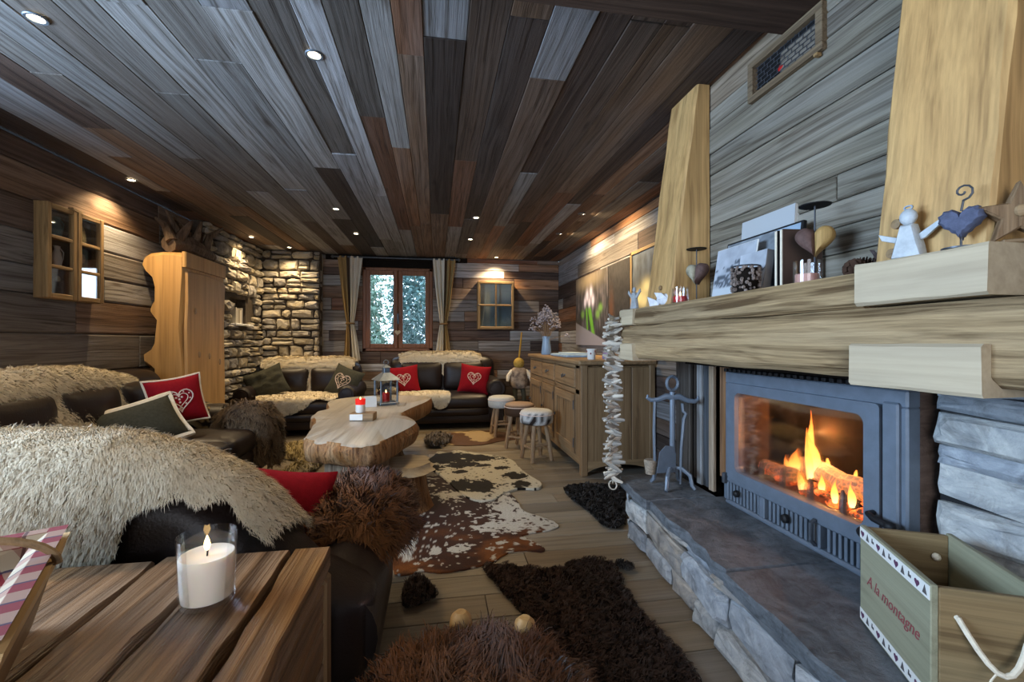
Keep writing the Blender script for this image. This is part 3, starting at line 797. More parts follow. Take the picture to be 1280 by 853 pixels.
def log(p0, p1, r, m, nm='firewood_log'):
    q = random.Random(int(r*10000)); P0, P1 = Vector(p0), Vector(p1); n = 8
    MB().tube([P0.lerp(P1, i/n)+Vector((q.uniform(-.005, .005),)*3) for i in range(n+1)], [r*q.uniform(.88, 1.05) for _ in range(n+1)], 10).build(nm, m, stove)
log((.20, .18, .235), (.20, -.34, .195), .045, logm); log((.27, .30, .21), (.30, -.22, .26), .04, logm); log((.14, .33, .185), (.13, .14, .20), .033, logm)
for y0 in (.24, .12, -.02, -.16, -.27):
    MB().tube([(.055, y0, .14), (.05, y0, .18), (.058, y0+.005, .225), (.062, y0+.012, .24)], [.014, .012, .010, .004], 8).build('grate_tine', M['castiron'], stove)
MB().tube([(.06, .30, .155), (.06, -.32, .155)], .008, 8).build('grate_bar', M['castiron'], stove)
flm = bpy.data.materials.new('fire_flames'); flm.use_nodes = True; nt = flm.node_tree; nt.nodes.remove(nt.nodes['Principled BSDF'])
tc = nd(nt, 'TexCoord'); sx = nd(nt, 'SeparateXYZ', {0: tc.outputs['Generated']})
em = nd(nt, 'Emission', {'Color': ramp(nt, sx.outputs[2], [(0, (1, .62, .22)), (.45, (1, .36, .06)), (1, (.8, .12, .01))]), 'Strength': 5.0})
lw = nd(nt, 'LayerWeight', {'Blend': .35}); tr = nd(nt, 'BsdfTransparent'); mx = nt.nodes.new('ShaderNodeMixShader')
fac = mth(nt, 'ADD', mth(nt, 'MULTIPLY', lw.outputs['Facing'], .75), mth(nt, 'MULTIPLY', sx.outputs[2], .35), True)
nt.links.new(fac, mx.inputs[0]); nt.links.new(em.outputs[0], mx.inputs[1]); nt.links.new(tr.outputs[0], mx.inputs[2]); nt.links.new(mx.outputs[0], nt.nodes['Material Output'].inputs['Surface'])
def flame(c, h, r, seed, m=None, nm='flame', par=None):
    q = random.Random(seed); n = 9; path = []; rr = []
    px, py = q.uniform(0, 6), q.uniform(0, 6)
    for i in range(n+1):
        f = i/n; path.append((c[0]+math.sin(px+f*4)*r*.4*f, c[1]+math.sin(py+f*5)*r*.5*f, c[2]+h*f)); rr.append(max(.0006, r*(math.sin(math.pi*min(1, f*.72+.22))**1.3)*(1-f**3)))
    MB().tube(path, rr, 10).build(nm, m or flm, par or stove, smooth=80)
for i, (c, h, r) in enumerate((((.17, .10, .21), .20, .03), ((.2, .135, .21), .16, .02), ((.16, .17, .2), .11, .026), ((.22, .06, .22), .13, .017), ((.22, -.06, .225), .08, .014), ((.25, -.16, .21), .11, .016), ((.2, -.24, .2), .11, .016), ((.14, .02, .17), .08, .013), ((.13, -.12, .165), .09, .014), ((.12, -.22, .165), .085, .013), ((.16, .22, .19), .08, .013), ((.24, -.29, .2), .08, .014), ((.19, .13, .22), .26, .018), ((.15, .09, .2), .17, .016), ((.23, .17, .21), .19, .017), ((.25, .01, .23), .12, .014), ((.12, -.06, .16), .09, .013), ((.18, -.18, .2), .10, .014), ((.11, .09, .16), .09, .014), ((.10, -.28, .16), .07, .013))): flame(c, h, r, i+3)
light('fire_glow', 'POINT', (.17, .06, .40), 5.0, (1.0, .42, .12), parent=stove, shadow_soft_size=0.0)
light('ember_glow', 'POINT', (.18, -.18, .225), 3.0, (1.0, .35, .08), parent=stove, shadow_soft_size=.01)

# ------------------------------------------------------------------ crate on the hearth
crate_w = wood('greenish_painted_crate', C('#8d8b72'), C('#a09c84'), .25, .6, .3, 1, .15, 'X')
crate_r = wood('bare_crate_wood', C('#8a7350'), C('#9a8a68'), .5, .6, .6, 1, .15, 'Y')
A, B, D = Vector((1.156, 1.061)), Vector((1.013, .773)), Vector((1.33, .954))
ex = (B-A).normalized(); ang = math.atan2(ex.y, ex.x); LW, LD, LH = (B-A).length, (D-A).length, .262
crate = thing('wooden_crate', 'small painted wooden crate with printed borders on hearth', 'crate', (A.x, A.y, .331), ang)
# local x from A to B along the printed side, local y away from the room
def cbox(nm, x0, x1, y0, y1, z0, z1, m, par=crate): return MB().box(((x0+x1)/2, (y0+y1)/2, (z0+z1)/2), (x1-x0, y1-y0, z1-z0), bev=.002).build(nm, m, par)
T = .014
sidep = cbox('printed_side', 0, LW, 0, T, 0, LH, crate_w); cbox('wall_side', 0, LW, LD-T, LD, 0, LH, crate_w)
e1 = cbox('end_panel', LW-T, LW, T, LD-T, 0, LH-.004, crate_r); e2 = cbox('end_panel', 0, T, T, LD-T, 0, LH-.004, crate_r); cbox('bottom', T, LW-T, T, LD-T, 0, .012, crate_r)
for z0, z1 in ((LH-.034, LH-.004), (.006, .036)):
    st = MB().box((LW/2, -.0006, (z0+z1)/2), (LW-.004, .0012, z1-z0)).build('border_strip', M['white'], sidep, smooth=0)
purple = plain('plum_print', C('#5c3a50'), .8, .1); grn = plain('grey_print', C('#55504f'), .8, .1); rosep = plain('faded_red_print', C('#8c4a4c'), .8, .1)
def heart2(cx, cy, s, n=18):
    pts = []
    for i in range(n):
        t = 2*math.pi*i/n; pts.append((cx+s*.0625*16*math.sin(t)**3, cy+s*.0625*(13*math.cos(t)-5*math.cos(2*t)-2*math.cos(3*t)-math.cos(4*t))))
    return pts
fy = lambda u, v, w: (u, -w, v)
for z in (LH-.019, .021):
    for i in range(11):
        mb = MB(); mg = MB()
        u = .018+i*(LW-.036)/10
        if i % 3 == 0: mb.prism(heart2(u, z, .0095), .0012, .0019, fy)
        elif i % 3 == 1: mg.prism([(u-.008, z-.009), (u+.008, z-.009), (u, z+.010)], .0012, .0019, fy)
        else: mg.box((u, -.0015, z), (.012, .0007, .006)); mg.box((u-.003, -.0015, z+.005), (.004, .0007, .008))
        (mb.build('heart_print', purple, sidep, smooth=0) if i % 3 == 0 else mg.build('motif_print', grn, sidep, smooth=0))
def text_mesh(txt, size, shear=.35):
    cu = bpy.data.curves.new('lettering', 'FONT'); cu.body = txt; cu.size = size; cu.shear = shear; cu.align_x = 'CENTER'; cu.align_y = 'CENTER'; cu.extrude = .0004
    cu.resolution_u = 4; o = bpy.data.objects.new('lettering', cu); COL.objects.link(o)
    me = bpy.data.meshes.new_from_object(o.evaluated_get(bpy.context.evaluated_depsgraph_get())); bpy.data.objects.remove(o); return me
bpy.context.view_layer.update()
me = text_mesh('A la montagne', .041); o = link('lettering', me, rosep, sidep); o.location = (LW*.5, -.0006, LH*.5); o.rotation_euler = (R(90), 0, 0)
for e in (e1, e2):
    xx = LW if e is e1 else 0; sg = 1 if e is e1 else -1
    pts = [(xx+sg*(.004+.03*math.sin(math.pi*i/10)), T+.03+(LD-2*T-.06)*i/10, LH-.06-.085*math.sin(math.pi*i/10)) for i in range(11)]
    mb = MB(); mb.tube([(xx-sg*.016, pts[0][1], LH-.058)]+pts+[(xx-sg*.016, pts[-1][1], LH-.058)], .0055, 8)
    mb.ell((xx-sg*.022, pts[0][1], LH-.058), (.010, .010, .010), 8, 6).ell((xx-sg*.022, pts[-1][1], LH-.058), (.010, .010, .010), 8, 6)
    mb.tube([pts[4], (pts[4][0]+sg*.004, pts[4][1]-.012, pts[4][2]-.014), (pts[4][0]+sg*.004, pts[4][1]-.018, pts[4][2]-.03)], .002, 5)
    mb.build('rope_handle', M['cream'], e)

# ------------------------------------------------------------------ fire tools
ft = thing('fire_tool_set', 'wrought iron fire tool set standing on hearth', 'fire tools', (1.235, 2.20, .331))
st = MB()
st.tube([(0, 0, .09), (0, 0, .50)], .015, 10)
st.build('stand_rod', M['castiron'], ft)
MB().tube([(.0+.032*math.cos(a), 0, .545+.036*math.sin(a)) for a in [2*math.pi*i/16 for i in range(16)]], .009, 8, True).build('ring_handle', M['castiron'], ft)
for k in range(4):
    a = R(45+90*k); MB().tube([(0, 0, .10), (.05*math.cos(a), .05*math.sin(a), .10), (.09*math.cos(a), .09*math.sin(a), .07), (.10*math.cos(a), .10*math.sin(a), .02), (.115*math.cos(a), .115*math.sin(a), .003)], [.012, .012, .011, .011, .009], 7).build('foot', M['castiron'], ft)
for sx in (-1, 1):
    pts = [(0, 0, .47), (sx*.03, -sx*.01, .475), (sx*.07, -sx*.03, .455), (sx*.10, -sx*.045, .452), (sx*.118, -sx*.05, .465), (sx*.115, -sx*.05, .48)]
    MB().tube(pts, [.018, .017, .013, .012, .009, .005], 8).build('hook_arm', M['castiron'], ft)
sh = MB(); sh.tube([(-.10, .0, .45), (-.105, 0, .30), (-.10, 0, .13)], .008, 7); sh.build('shovel_shaft', M['castiron'], ft)
pan = MB(); pan.prism([(-.07, 0), (.06, 0), (.055, .10), (.03, .14), (-.02, .145), (-.06, .11)], 0, .006, lambda u, v, w: (-.045+u*.8, -.02-w-v*.12, .08+v)); pan.build('shovel_pan', M['castiron'], ft)
pk = MB(); pk.tube([(.045, -.02, .44), (.05, -.02, .40), (.06, -.03, .385), (.045, -.035, .36), (.03, -.035, .2), (.025, -.035, .02)], [.008, .009, .009, .009, .008, .005], 7); pk.build('poker', M['castiron'], ft)
br = MB(); br.lathe([(.012, 0), (.03, .0), (.034, -.01), (.024, -.075), (.0, -.075)], 12, (-.115, .02, .14)); br.build('brush_head', plain('brush_bristles', C('#8a7f70'), .95, .1, 0, .35, 120), ft)

# ------------------------------------------------------------------ driftwood twig garland
gl = thing('twig_garland', 'pale driftwood twig garland hanging from mantel corner', 'garland', (.955, 2.33, .30))
tw = [plain('bleached_driftwood', C('#b8b0a2'), .85, .15, 0, .25, 60), plain('grey_driftwood', C('#8b857c'), .85, .15, 0, .3, 60)]
tm = [MB().tube([(-.5, 0, 0), (-.15, .03, .02), (.2, -.02, .0), (.5, .02, .03)], [.06, .11, .10, .05], 6).mesh('twig') for _ in range(2)]
for i in range(2): tm[i].materials.append(tw[i])
MB().tube([(0, 0, .02), (.004, 0, .4), (.0, .002, .94)], .0025, 5).build('string', M['cream'], gl)
q = random.Random(9)
for i in range(92):
    o = link('twig', tm[i % 2], None, gl); o.location = (q.uniform(-.006, .006), q.uniform(-.006, .006), .05+.88*i/91)
    o.rotation_euler = (q.uniform(-.35, .35), q.uniform(-.45, .45), q.uniform(-.9, .9)+(math.pi if q.random() < .5 else 0)); s = q.uniform(.065, .125); o.scale = (s, s*1.05, s*1.05)
MB().tube([(.0+.022*math.cos(a), .01*math.sin(a), .01+.022*math.sin(a)) for a in [2*math.pi*i/14 for i in range(14)]], .004, 6, True).build('end_ring', tw[0], gl)
# ------------------------------------------------------------------ fur, hides and cushions
def fur_mesh(name, pos, bounds, mask, n, length, width, comb=(0, 0, 0), lift=1.0, clump=14, csig=.012, tight=.55, sgn=1, seed=1, grav=.25, levels=3, res=.02, base_z=0.0, lvar=.35, patch=None, dn=.28, btip=.15, nk=.5):
    """a pelt: skin sheet on the surface pos(u, v) plus real strands growing from it"""
    q = np.random.default_rng(seed); u0, u1, v0, v1 = bounds
    def nrm(U, V):
        e = 1e-3; a = pos(U+e, V)-pos(U-e, V); b = pos(U, V+e)-pos(U, V-e); n_ = np.cross(a, b)*sgn
        return n_/np.maximum(np.linalg.norm(n_, axis=1, keepdims=True), 1e-9)
    # clump centres
    K = max(30, n//clump); cu, cv = [], []
    while sum(map(len, cu)) < K:
        U = q.uniform(u0, u1, K*2); V = q.uniform(v0, v1, K*2); k = mask(U, V); cu.append(U[k]); cv.append(V[k])
    cu = np.concatenate(cu)[:K]; cv = np.concatenate(cv)[:K]
    ci = q.integers(0, K, n); U = cu[ci]+q.normal(0, csig, n); V = cv[ci]+q.normal(0, csig, n)
    k = mask(U, V); U, V, ci = U[k], V[k], ci[k]; n = len(U)
    N = nrm(U, V); P0 = pos(U, V)+N*base_z; cN = nrm(cu, cv); cP = pos(cu, cv)+cN*base_z
    cd = cN*lift + np.array(comb) + q.normal(0, dn, (K, 3)); cd /= np.linalg.norm(cd, axis=1, keepdims=True)
    cl = length*(1+q.uniform(-lvar, lvar, (K, 1)))
    L = cl[ci]*(1+q.uniform(-.15, .15, (n, 1)))
    own = P0 + (cd[ci]+q.normal(0, .18, (n, 3)))*L
    tip = own*(1-tight) + (cP+cd*cl)[ci]*tight; tip[:, 2] -= (grav*L*.6)[:, 0]
    d = tip-P0; wv = np.cross(d, N+q.normal(0, .35, (n, 3))); wv /= np.maximum(np.linalg.norm(wv, axis=1, keepdims=True), 1e-9)
    ts = [0, .45, .8] if levels == 3 else [0, .55]
    verts = []; 
    bend = N*L*.35
    for t in ts:
        c = P0+d*t+bend*(t*(1-t)*2); w = wv*width*(1-.55*t)
        verts += [c-w, c+w]
    verts.append(tip); m = len(verts)
    V3 = np.stack(verts, 1).reshape(-1, 3); off = (np.arange(n)*m)[:, None]
    quads = [np.array([2*i, 2*i+1, 2*i+3, 2*i+2]) for i in range(len(ts)-1)]; tri = np.array([m-3, m-2, m-1])
    Q = np.concatenate([off+qd for qd in quads]); T = off+tri
    nv = len(V3); tv = np.tile(np.repeat(ts, 2).tolist()+[1.0], n)
    rn = np.repeat(q.uniform(0, 1, K)[ci]*.6+q.uniform(0, .4, n), m)
    if patch is not None: rn = np.clip(rn + np.repeat(patch(U, V), m), 0, 1)
    NN = np.repeat(N, m, 0)*(1.25-nk) + np.repeat(d/np.maximum(np.linalg.norm(d, axis=1, keepdims=True), 1e-9), m, 0)*nk
    # skin sheet
    gu = np.arange(u0, u1+res, res); gv = np.arange(v0, v1+res, res); GU, GV = np.meshgrid(gu, gv, indexing='ij')
    gp = pos(GU.ravel(), GV.ravel()); gn = nrm(GU.ravel(), GV.ravel()); gp = gp+gn*base_z
    ok = mask(GU.ravel(), GV.ravel()).reshape(GU.shape); a, b = GU.shape
    idx = np.arange(a*b).reshape(a, b)
    cell = ok[:-1, :-1] & ok[1:, :-1] & ok[1:, 1:] & ok[:-1, 1:]
    F = np.stack([idx[:-1, :-1], idx[1:, :-1], idx[1:, 1:], idx[:-1, 1:]], -1)[cell]
    used = np.unique(F); rm = -np.ones(a*b, int); rm[used] = np.arange(len(used)); F = rm[F]+nv
    if sgn < 0: F = F[:, ::-1]
    allV = np.concatenate([V3, gp[used]]); allN = np.concatenate([NN, gn[used]]); allN /= np.maximum(np.linalg.norm(allN, axis=1, keepdims=True), 1e-9)
    cols = np.zeros((len(allV), 3), np.float32); cols[:nv, 0] = tv; cols[:nv, 1] = rn; cols[nv:, 0] = btip; cols[nv:, 1] = .4
    me = bpy.data.meshes.new(name)
    nq, ntri, nf = len(Q), len(T), len(F)
    me.vertices.add(len(allV)); me.vertices.foreach_set('co', allV.astype(np.float32).ravel())
    loops = np.concatenate([Q.ravel(), T.ravel(), F.ravel()]).astype(np.int32)
    me.loops.add(len(loops)); me.loops.foreach_set('vertex_index', loops)
    tot = np.concatenate([np.full(nq, 4), np.full(ntri, 3), np.full(nf, 4)]).astype(np.int32); st = np.concatenate([[0], np.cumsum(tot)[:-1]]).astype(np.int32)
    me.polygons.add(len(tot)); me.polygons.foreach_set('loop_start', st); me.polygons.foreach_set('loop_total', tot)
    me.update(calc_edges=True); me.validate(clean_customdata=False)
    color_attr(me, cols)
    me.shade_smooth(); me.normals_split_custom_set_from_vertices(allN.astype(np.float32))
    return me

def pelt(name, label, cat, mat, group=None, parent=None, **kw):
    me = fur_mesh(name, **kw)
    o = link(name, me, mat, parent)
    if parent is None: tag(o, label, cat, group)
    return o

def inside_poly(pts):
    X = np.array([p[0] for p in pts]); Y = np.array([p[1] for p in pts])
    def f(U, V):
        U = np.asarray(U); V = np.asarray(V); r = np.zeros(U.shape, bool); j = len(X)-1
        for i in range(len(X)):
            with np.errstate(divide='ignore', invalid='ignore'):
                c = ((Y[i] > V) != (Y[j] > V)) & (U < (X[j]-X[i])*(V-Y[i])/(Y[j]-Y[i]+1e-12)+X[i])
            r ^= c; j = i
        return r
    return f
def smooth_loop(pts, n=6):
    P = [Vector((*p, 0)) for p in pts]; out = []; k = len(P)
    for i in range(k):
        a, b, c, d = P[i-1], P[i], P[(i+1) % k], P[(i+2) % k]
        for j in range(n):
            t = j/n; v = .5*((2*b)+(-a+c)*t+(2*a-5*b+4*c-d)*t*t+(-a+3*b-3*c+d)*t**3); out.append((v.x, v.y))
    return out

def floor_pelt(name, label, pts, mat, n, length, z=.012, **kw):
    pts = smooth_loop(pts); xs = [p[0] for p in pts]; ys = [p[1] for p in pts]
    return pelt(name, label, 'rug', mat, pos=lambda U, V: np.stack([U, V, np.full(len(U), z)], 1), bounds=(min(xs), max(xs), min(ys), max(ys)), mask=inside_poly(pts), n=n, length=length, **kw)

def hide_rug(name, label, pts, colf, z=.006, wob=.012, seed=1):
    pts = smooth_loop(pts, 16); n = len(pts); cx = sum(p[0] for p in pts)/n; cy = sum(p[1] for p in pts)/n; q = random.Random(seed)
    rings = 80; V = []
    for r in range(rings+1):
        f = r/rings
        for (x, y) in pts: V.append((cx+(x-cx)*f, cy+(y-cy)*f))
    V = np.array(V); jit_ = (fbm(V[:, 0]*30, V[:, 1]*30, seed)-.5)
    zz = z + .006*fbm(V[:, 0]*4, V[:, 1]*4, seed+5); fr_ = np.repeat(np.arange(rings+1)/rings, n)
    V[:, 0] += jit_*wob*(fr_ > .8); V[:, 1] += (fbm(V[:, 0]*30, V[:, 1]*30, seed+3)-.5)*wob*(fr_ > .8)
    P = np.column_stack([V, zz]); ed = P[-n:].copy(); ed[:, 2] = .001; P = np.concatenate([P, ed])
    fs = []
    for r in range(rings+1):
        for j in range(n): k = (j+1) % n; fs.append((r*n+j, r*n+k, (r+1)*n+k, (r+1)*n+j)[::-1])
    a = sum(pts[i-1][0]*pts[i][1]-pts[i][0]*pts[i-1][1] for i in range(n))
    if a > 0: fs = [f[::-1] for f in fs]
    me = bpy.data.meshes.new(name); me.from_pydata(P.tolist(), [], fs); me.update(); me.shade_smooth()
    cc = colf(P[:, 0], P[:, 1]); color_attr(me, cc)
    o = link(name, me, M['hide']); tag(o, label, 'rug'); return o

def pillow(name, label, loc, rot, w, h, t, mat, heart=None, border=None, seed=0, group=None, crease=0.0):
    o = thing(name, label, 'cushion', loc, 0, group); o.rotation_euler = rot
    n = 18; vs = []; fs = []
    g = np.linspace(-1, 1, n+1); zf = lambda u, v: t/2*(max(0, 1-abs(u)**2.6)*max(0, 1-abs(v)**2.6))**.55
    for s in (1, -1):
        b = len(vs)
        for i in range(n+1):
            for j in range(n+1):
                u, v = g[i], g[j]; z = zf(u, v)
                if crease: z *= 1 + crease*(float(fbm(np.array([u*2.5+u*v]), np.array([v*5.0+seed]), seed)[0])-.5)
                vs.append((u*w/2*(1-.09*(1-v*v)), v*h/2*(1-.09*(1-u*u)), s*z))
        for i in range(n):
            for j in range(n):
                q = (b+i*(n+1)+j, b+(i+1)*(n+1)+j, b+(i+1)*(n+1)+j+1, b+i*(n+1)+j+1); fs.append(q if s > 0 else q[::-1])
    MB().add(vs, fs).build('cushion_cover', mat, o, smooth=60)
    if border:
        path = []
        for (a, b, c, d) in ((-1, -1, 1, -1), (1, -1, 1, 1), (1, 1, -1, 1), (-1, 1, -1, -1)):
            for i in range(12): u = a+(c-a)*i/12; v = b+(d-b)*i/12; path.append((u*w/2*(1-.09*(1-v*v)), v*h/2*(1-.09*(1-u*u)), 0))
        MB().tube(path, border, 6, True).build('piping', M['cream'], o)
    if heart:
        for k, s in enumerate((heart, heart*.62)):
            pts = heart2(0, 0, s, 36)
            MB().tube([(x, y, zf(x/w*2, y/h*2)+.0025) for x, y in pts], .0042 if k == 0 else .003, 5, True).build('embroidered_heart', M['embroid'], o)
        mb = MB()
        for i in range(14):
            x, y = heart2(0, 0, heart*.81, 14)[i]; mb.ell((x, y, zf(x/w*2, y/h*2)+.002), (.006, .006, .002), 6, 4)
        for x, y in ((0, .0), (.014, .012), (-.014, .012), (0, -.018)): mb.ell((x*heart*14, y*heart*14, t/2+.001), (.008, .008, .003), 6, 4)
        e = mb.build('embroidery', M['embroid'], o); e['kind'] = 'stuff'
    return o

# ------------------------------------------------------------------ leather sofas
def sofa(label, loc, rotz, W, D, back_h, arm_h, seat_h=.42, arm_w=.24, back_t=.24, n=2, warp=None, lean=.06):
    s = thing('leather_sofa', label, 'sofa', loc, rotz, 'dark leather sofas around the table')
    L = M['leather']; iw = W-2*arm_w*.9
    MB().soft((0, .0, .17), (W-.08, D-.08, .2), .03, 6).build('base', L, s, smooth=50)
    MB().soft((0, -D/2+.06, .22), (iw, .1, .11), .035, 6, (0, .012, 0)).build('front_rail', L, s, smooth=50)
    for i in range(n):
        w = iw/n; MB().soft((-iw/2+w*(i+.5), -.06-back_t*.2, seat_h-.085), (w-.008, D-back_t*.75-.04, .17), .055, 8, (0, .01, .025)).build('seat_cushion', L, s, smooth=50)
    def bw(p):
        z = p[2]; y = p[1]+lean*(z-seat_h)
        if warp is not None: z = .25+(z-.25)*warp(p[0])
        return (p[0], y, z)
    MB().soft((0, D/2-back_t/2-.01, back_h/2+.06), (W-arm_w*(.5 if warp is None else .1), back_t, back_h-.16), back_t*.46, 14, (0, .02, .02), bw).build('backrest', L, s, smooth=50)
    for i in range(n):
        w = iw/n; MB().soft((-iw/2+w*(i+.5), D/2-back_t-.03, seat_h+(back_h-seat_h)*.42), (w-.01, .14, (back_h-seat_h)*.8), .06, 8, (0, .03, 0), bw).build('back_cushion', L, s, smooth=50)
    r = arm_w/2
    prof = [(-r*.72, .07), (r*.72, .07), (r*.74, arm_h-r*1.6)]+[(r*math.cos(a), arm_h-r+r*math.sin(a)) for a in [R(-35+250*i/16) for i in range(17)]]+[(-r*.74, arm_h-r*1.6)]
    for sx in (-1, 1):
        cx = sx*(W/2-r)
        a = MB().prism(prof, -(D/2-.10), D/2-.02, lambda u, v, w_: (cx+u, -w_ if False else w_*1.0, v)); a = None
        m = MB(); y0, y1 = -D/2+.0, D/2-.06
        m.prism(prof, 0, y1-y0, lambda u, v, w_: (cx+u, y1-w_, v), inset=.02)
        arm = m.build('armrest', L, s, smooth=40)
        MB().lathe([(r*.62, 0), (r*.6, .008), (r*.2, .012), (0, .012)], 20, (cx, y0-.0, arm_h-r), rot=Matrix.Rotation(R(90), 3, 'X')).build('scroll_disc', L, arm, smooth=50)
        for yy in (-D/2+.07, D/2-.08):
            MB().lathe([(.028, 0), (.035, .03), (.03, .075)], 12, (cx, yy, 0)).build('foot', M['iron'], s)
    return s

# back sofa under the window
sofa('dark leather two seat sofa under the window', (.09, 6.02, 0), 0, 1.56, .90, .90, .62)
# corner sofa in front of the stone wall
sofa('dark leather sofa in front of the stone wall', (-1.58, 5.86, 0), 0, 1.32, .90, .84, .58, arm_w=.2)
# sofa along the left wall, facing the table (faces +X)
sofa('long dark leather sofa along the left wall', (-1.86, 3.10, 0), R(90), 1.92, .98, .90, .60, n=3)
# foreground sofa, its back to the camera
def topz(X): return np.interp(X, [-2.2, -.95, -.78, -.62, -.52, -.45, -.40, -.35, -.30, -.16], [.845, .845, .835, .79, .735, .675, .61, .545, .49, .45])
FX, FY = -1.08, 1.585
sofa('dark leather club sofa with its back to camera', (FX, FY, 0), R(180), 1.86, .87, .845, .46, n=2, arm_w=.26,
     warp=lambda x: (float(topz(FX-x))-.25)/(.845-.25), lean=0.0)

# sheepskin over the foreground sofa back
rr_ = .15; YC = 1.285
def fg_pos(U, V):      # U = world X, V = arc length from crest (positive towards the camera side)
    tz = topz(U)+.03; a = np.clip(V/rr_, -math.pi/2, math.pi/2); ex = V-a*rr_
    y = YC-(rr_+.006)*np.sin(a); z = tz-rr_+rr_*np.cos(a)-np.abs(ex)
    return np.stack([U, y, z], 1)
def fg_mask(U, V):
    nz = (fbm(U*14, V*14, 3)-.5)*.09+(fbm(U*50, V*50, 8)-.5)*.03
    down = np.interp(U, [-1.75, -.81, -.73, -.71, -.685, -.63, -.58, -.5, -.44, -.40, -.375], [.52, .50, .40, .32, .235, .165, .135, .13, .13, .09, -.05])
    up = np.interp(U, [-1.75, -.6, -.335], [.34, .30, .12])
    return (V < down+nz) & (V > -up+nz) & (U < -.378) & (U > -1.75)
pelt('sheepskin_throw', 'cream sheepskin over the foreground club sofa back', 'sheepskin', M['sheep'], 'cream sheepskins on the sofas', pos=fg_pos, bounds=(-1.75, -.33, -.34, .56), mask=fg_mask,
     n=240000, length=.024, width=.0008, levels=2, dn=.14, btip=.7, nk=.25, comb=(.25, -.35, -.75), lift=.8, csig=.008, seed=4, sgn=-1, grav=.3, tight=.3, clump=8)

# sheepskin over the left sofa back
rl = .15; XC = -2.235
def lf_pos(U, V):      # U = world Y, V = arc from crest, positive into the room
    tz = np.interp(U, [1.9, 3.0, 3.3, 3.6, 3.75], [.94, .94, .92, .86, .78]); a = np.clip(V/rl, -math.pi/2, math.pi/2); ex = V-a*rl
    return np.stack([XC+rl*np.sin(a)+.35*np.clip(ex, 0, .6), U, tz-rl+rl*np.cos(a)-np.abs(ex)*.9], 1)
def lf_mask(U, V):
    nz = (fbm(U*8, V*8, 13)-.5)*.12
    return (V < np.interp(U, [2.1, 2.9, 3.1, 3.3, 3.5, 3.72], [.44, .46, .50, .46, .36, .1])+nz) & (V > -.13) & (U > 2.15) & (U < 3.70+nz)
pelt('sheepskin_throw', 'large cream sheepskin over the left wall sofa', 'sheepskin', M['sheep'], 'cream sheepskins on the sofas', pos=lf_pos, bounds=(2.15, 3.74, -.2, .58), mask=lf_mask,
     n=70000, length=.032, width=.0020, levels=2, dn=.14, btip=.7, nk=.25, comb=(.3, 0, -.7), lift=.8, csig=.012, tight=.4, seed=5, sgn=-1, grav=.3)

def back_skin(label, yb, x0, x1, zt, drop, seed, n, tip=None):
    rb = .15
    def pos(U, V):
        a = np.clip(V/rb, -math.pi/2, math.pi/2); ex = V-a*rb
        sag = .05*np.clip(np.abs((U-(x0+x1)/2)/(x1-x0)*2)-.75, 0, 1)**1.2*4
        return np.stack([U, yb-rb*np.sin(a)-.12*np.clip(ex, 0, 1), zt-sag-rb+rb*np.cos(a)-np.abs(ex)], 1)
    def mask(U, V):
        f = (U-x0)/(x1-x0); nz = (fbm(U*9, V*9, seed)-.5)*.07
        return (V < drop(f)+nz) & (V > -.13) & (f > 0) & (f < 1)
    pelt('sheepskin_throw', label, 'sheepskin', M['sheep'], 'cream sheepskins on the sofas', pos=pos, bounds=(x0, x1, -.2, .7), mask=mask, n=n*2, length=.03, width=.003, comb=(0, -.3, -.6), lift=.8, csig=.015, seed=seed, sgn=-1, levels=2, dn=.14, btip=.7, nk=.25)
back_skin('cream sheepskin over the window sofa back', 6.365, -.50, .62, .945, lambda f: np.interp(f, [0, .1, .3, .42, .5, .62, .75, .9, 1], [.15, .34, .50, .44, .36, .50, .56, .4, .15]), 31, 15000)
back_skin('cream sheepskin over the stone corner sofa back', 6.195, -2.17, -1.04, .885, lambda f: np.interp(f, [0, .1, .3, .45, .55, .7, .85, 1], [.15, .28, .36, .58, .57, .38, .34, .15]), 32, 15000)
# sheepskins on seats
def seat_skin(label, pts, z, edge, drop, seed, n):
    pts = smooth_loop(pts); xs = [p[0] for p in pts]; ys = [p[1] for p in pts]
    def pos(U, V):
        ex = np.clip(edge-V, 0, 1); a = np.clip(ex/.06, 0, math.pi/2)
        return np.stack([U, np.where(ex > 0, edge-.06*np.sin(a), V), np.where(ex > 0, z-.06*(1-np.cos(a))-np.clip(ex-.06*math.pi/2, 0, 1), z)], 1)
    pelt('sheepskin_throw', label, 'sheepskin', M['sheep'], 'cream sheepskins on the sofas', pos=pos, bounds=(min(xs), max(xs), min(ys), max(ys)), mask=inside_poly(pts), n=n*2, length=.022, width=.003, lift=.9, csig=.015, seed=seed, levels=2, dn=.14, btip=.7, nk=.25)
seat_skin('cream sheepskin on the window sofa seat', [(-.62, 5.75), (-.35, 5.72), (-.1, 5.80), (.1, 5.75), (.18, 5.55), (.12, 5.42), (.0, 5.40), (-.08, 5.52), (-.3, 5.56), (-.6, 5.62)], .455, 5.62, .2, 41, 6000)
seat_skin('cream sheepskin on the stone corner sofa seat', [(-2.0, 5.85), (-1.6, 5.95), (-1.3, 5.85), (-1.1, 5.6), (-1.15, 5.38), (-1.35, 5.40), (-1.5, 5.28), (-1.8, 5.22), (-2.0, 5.45)], .455, 5.46, .2, 42, 9000)

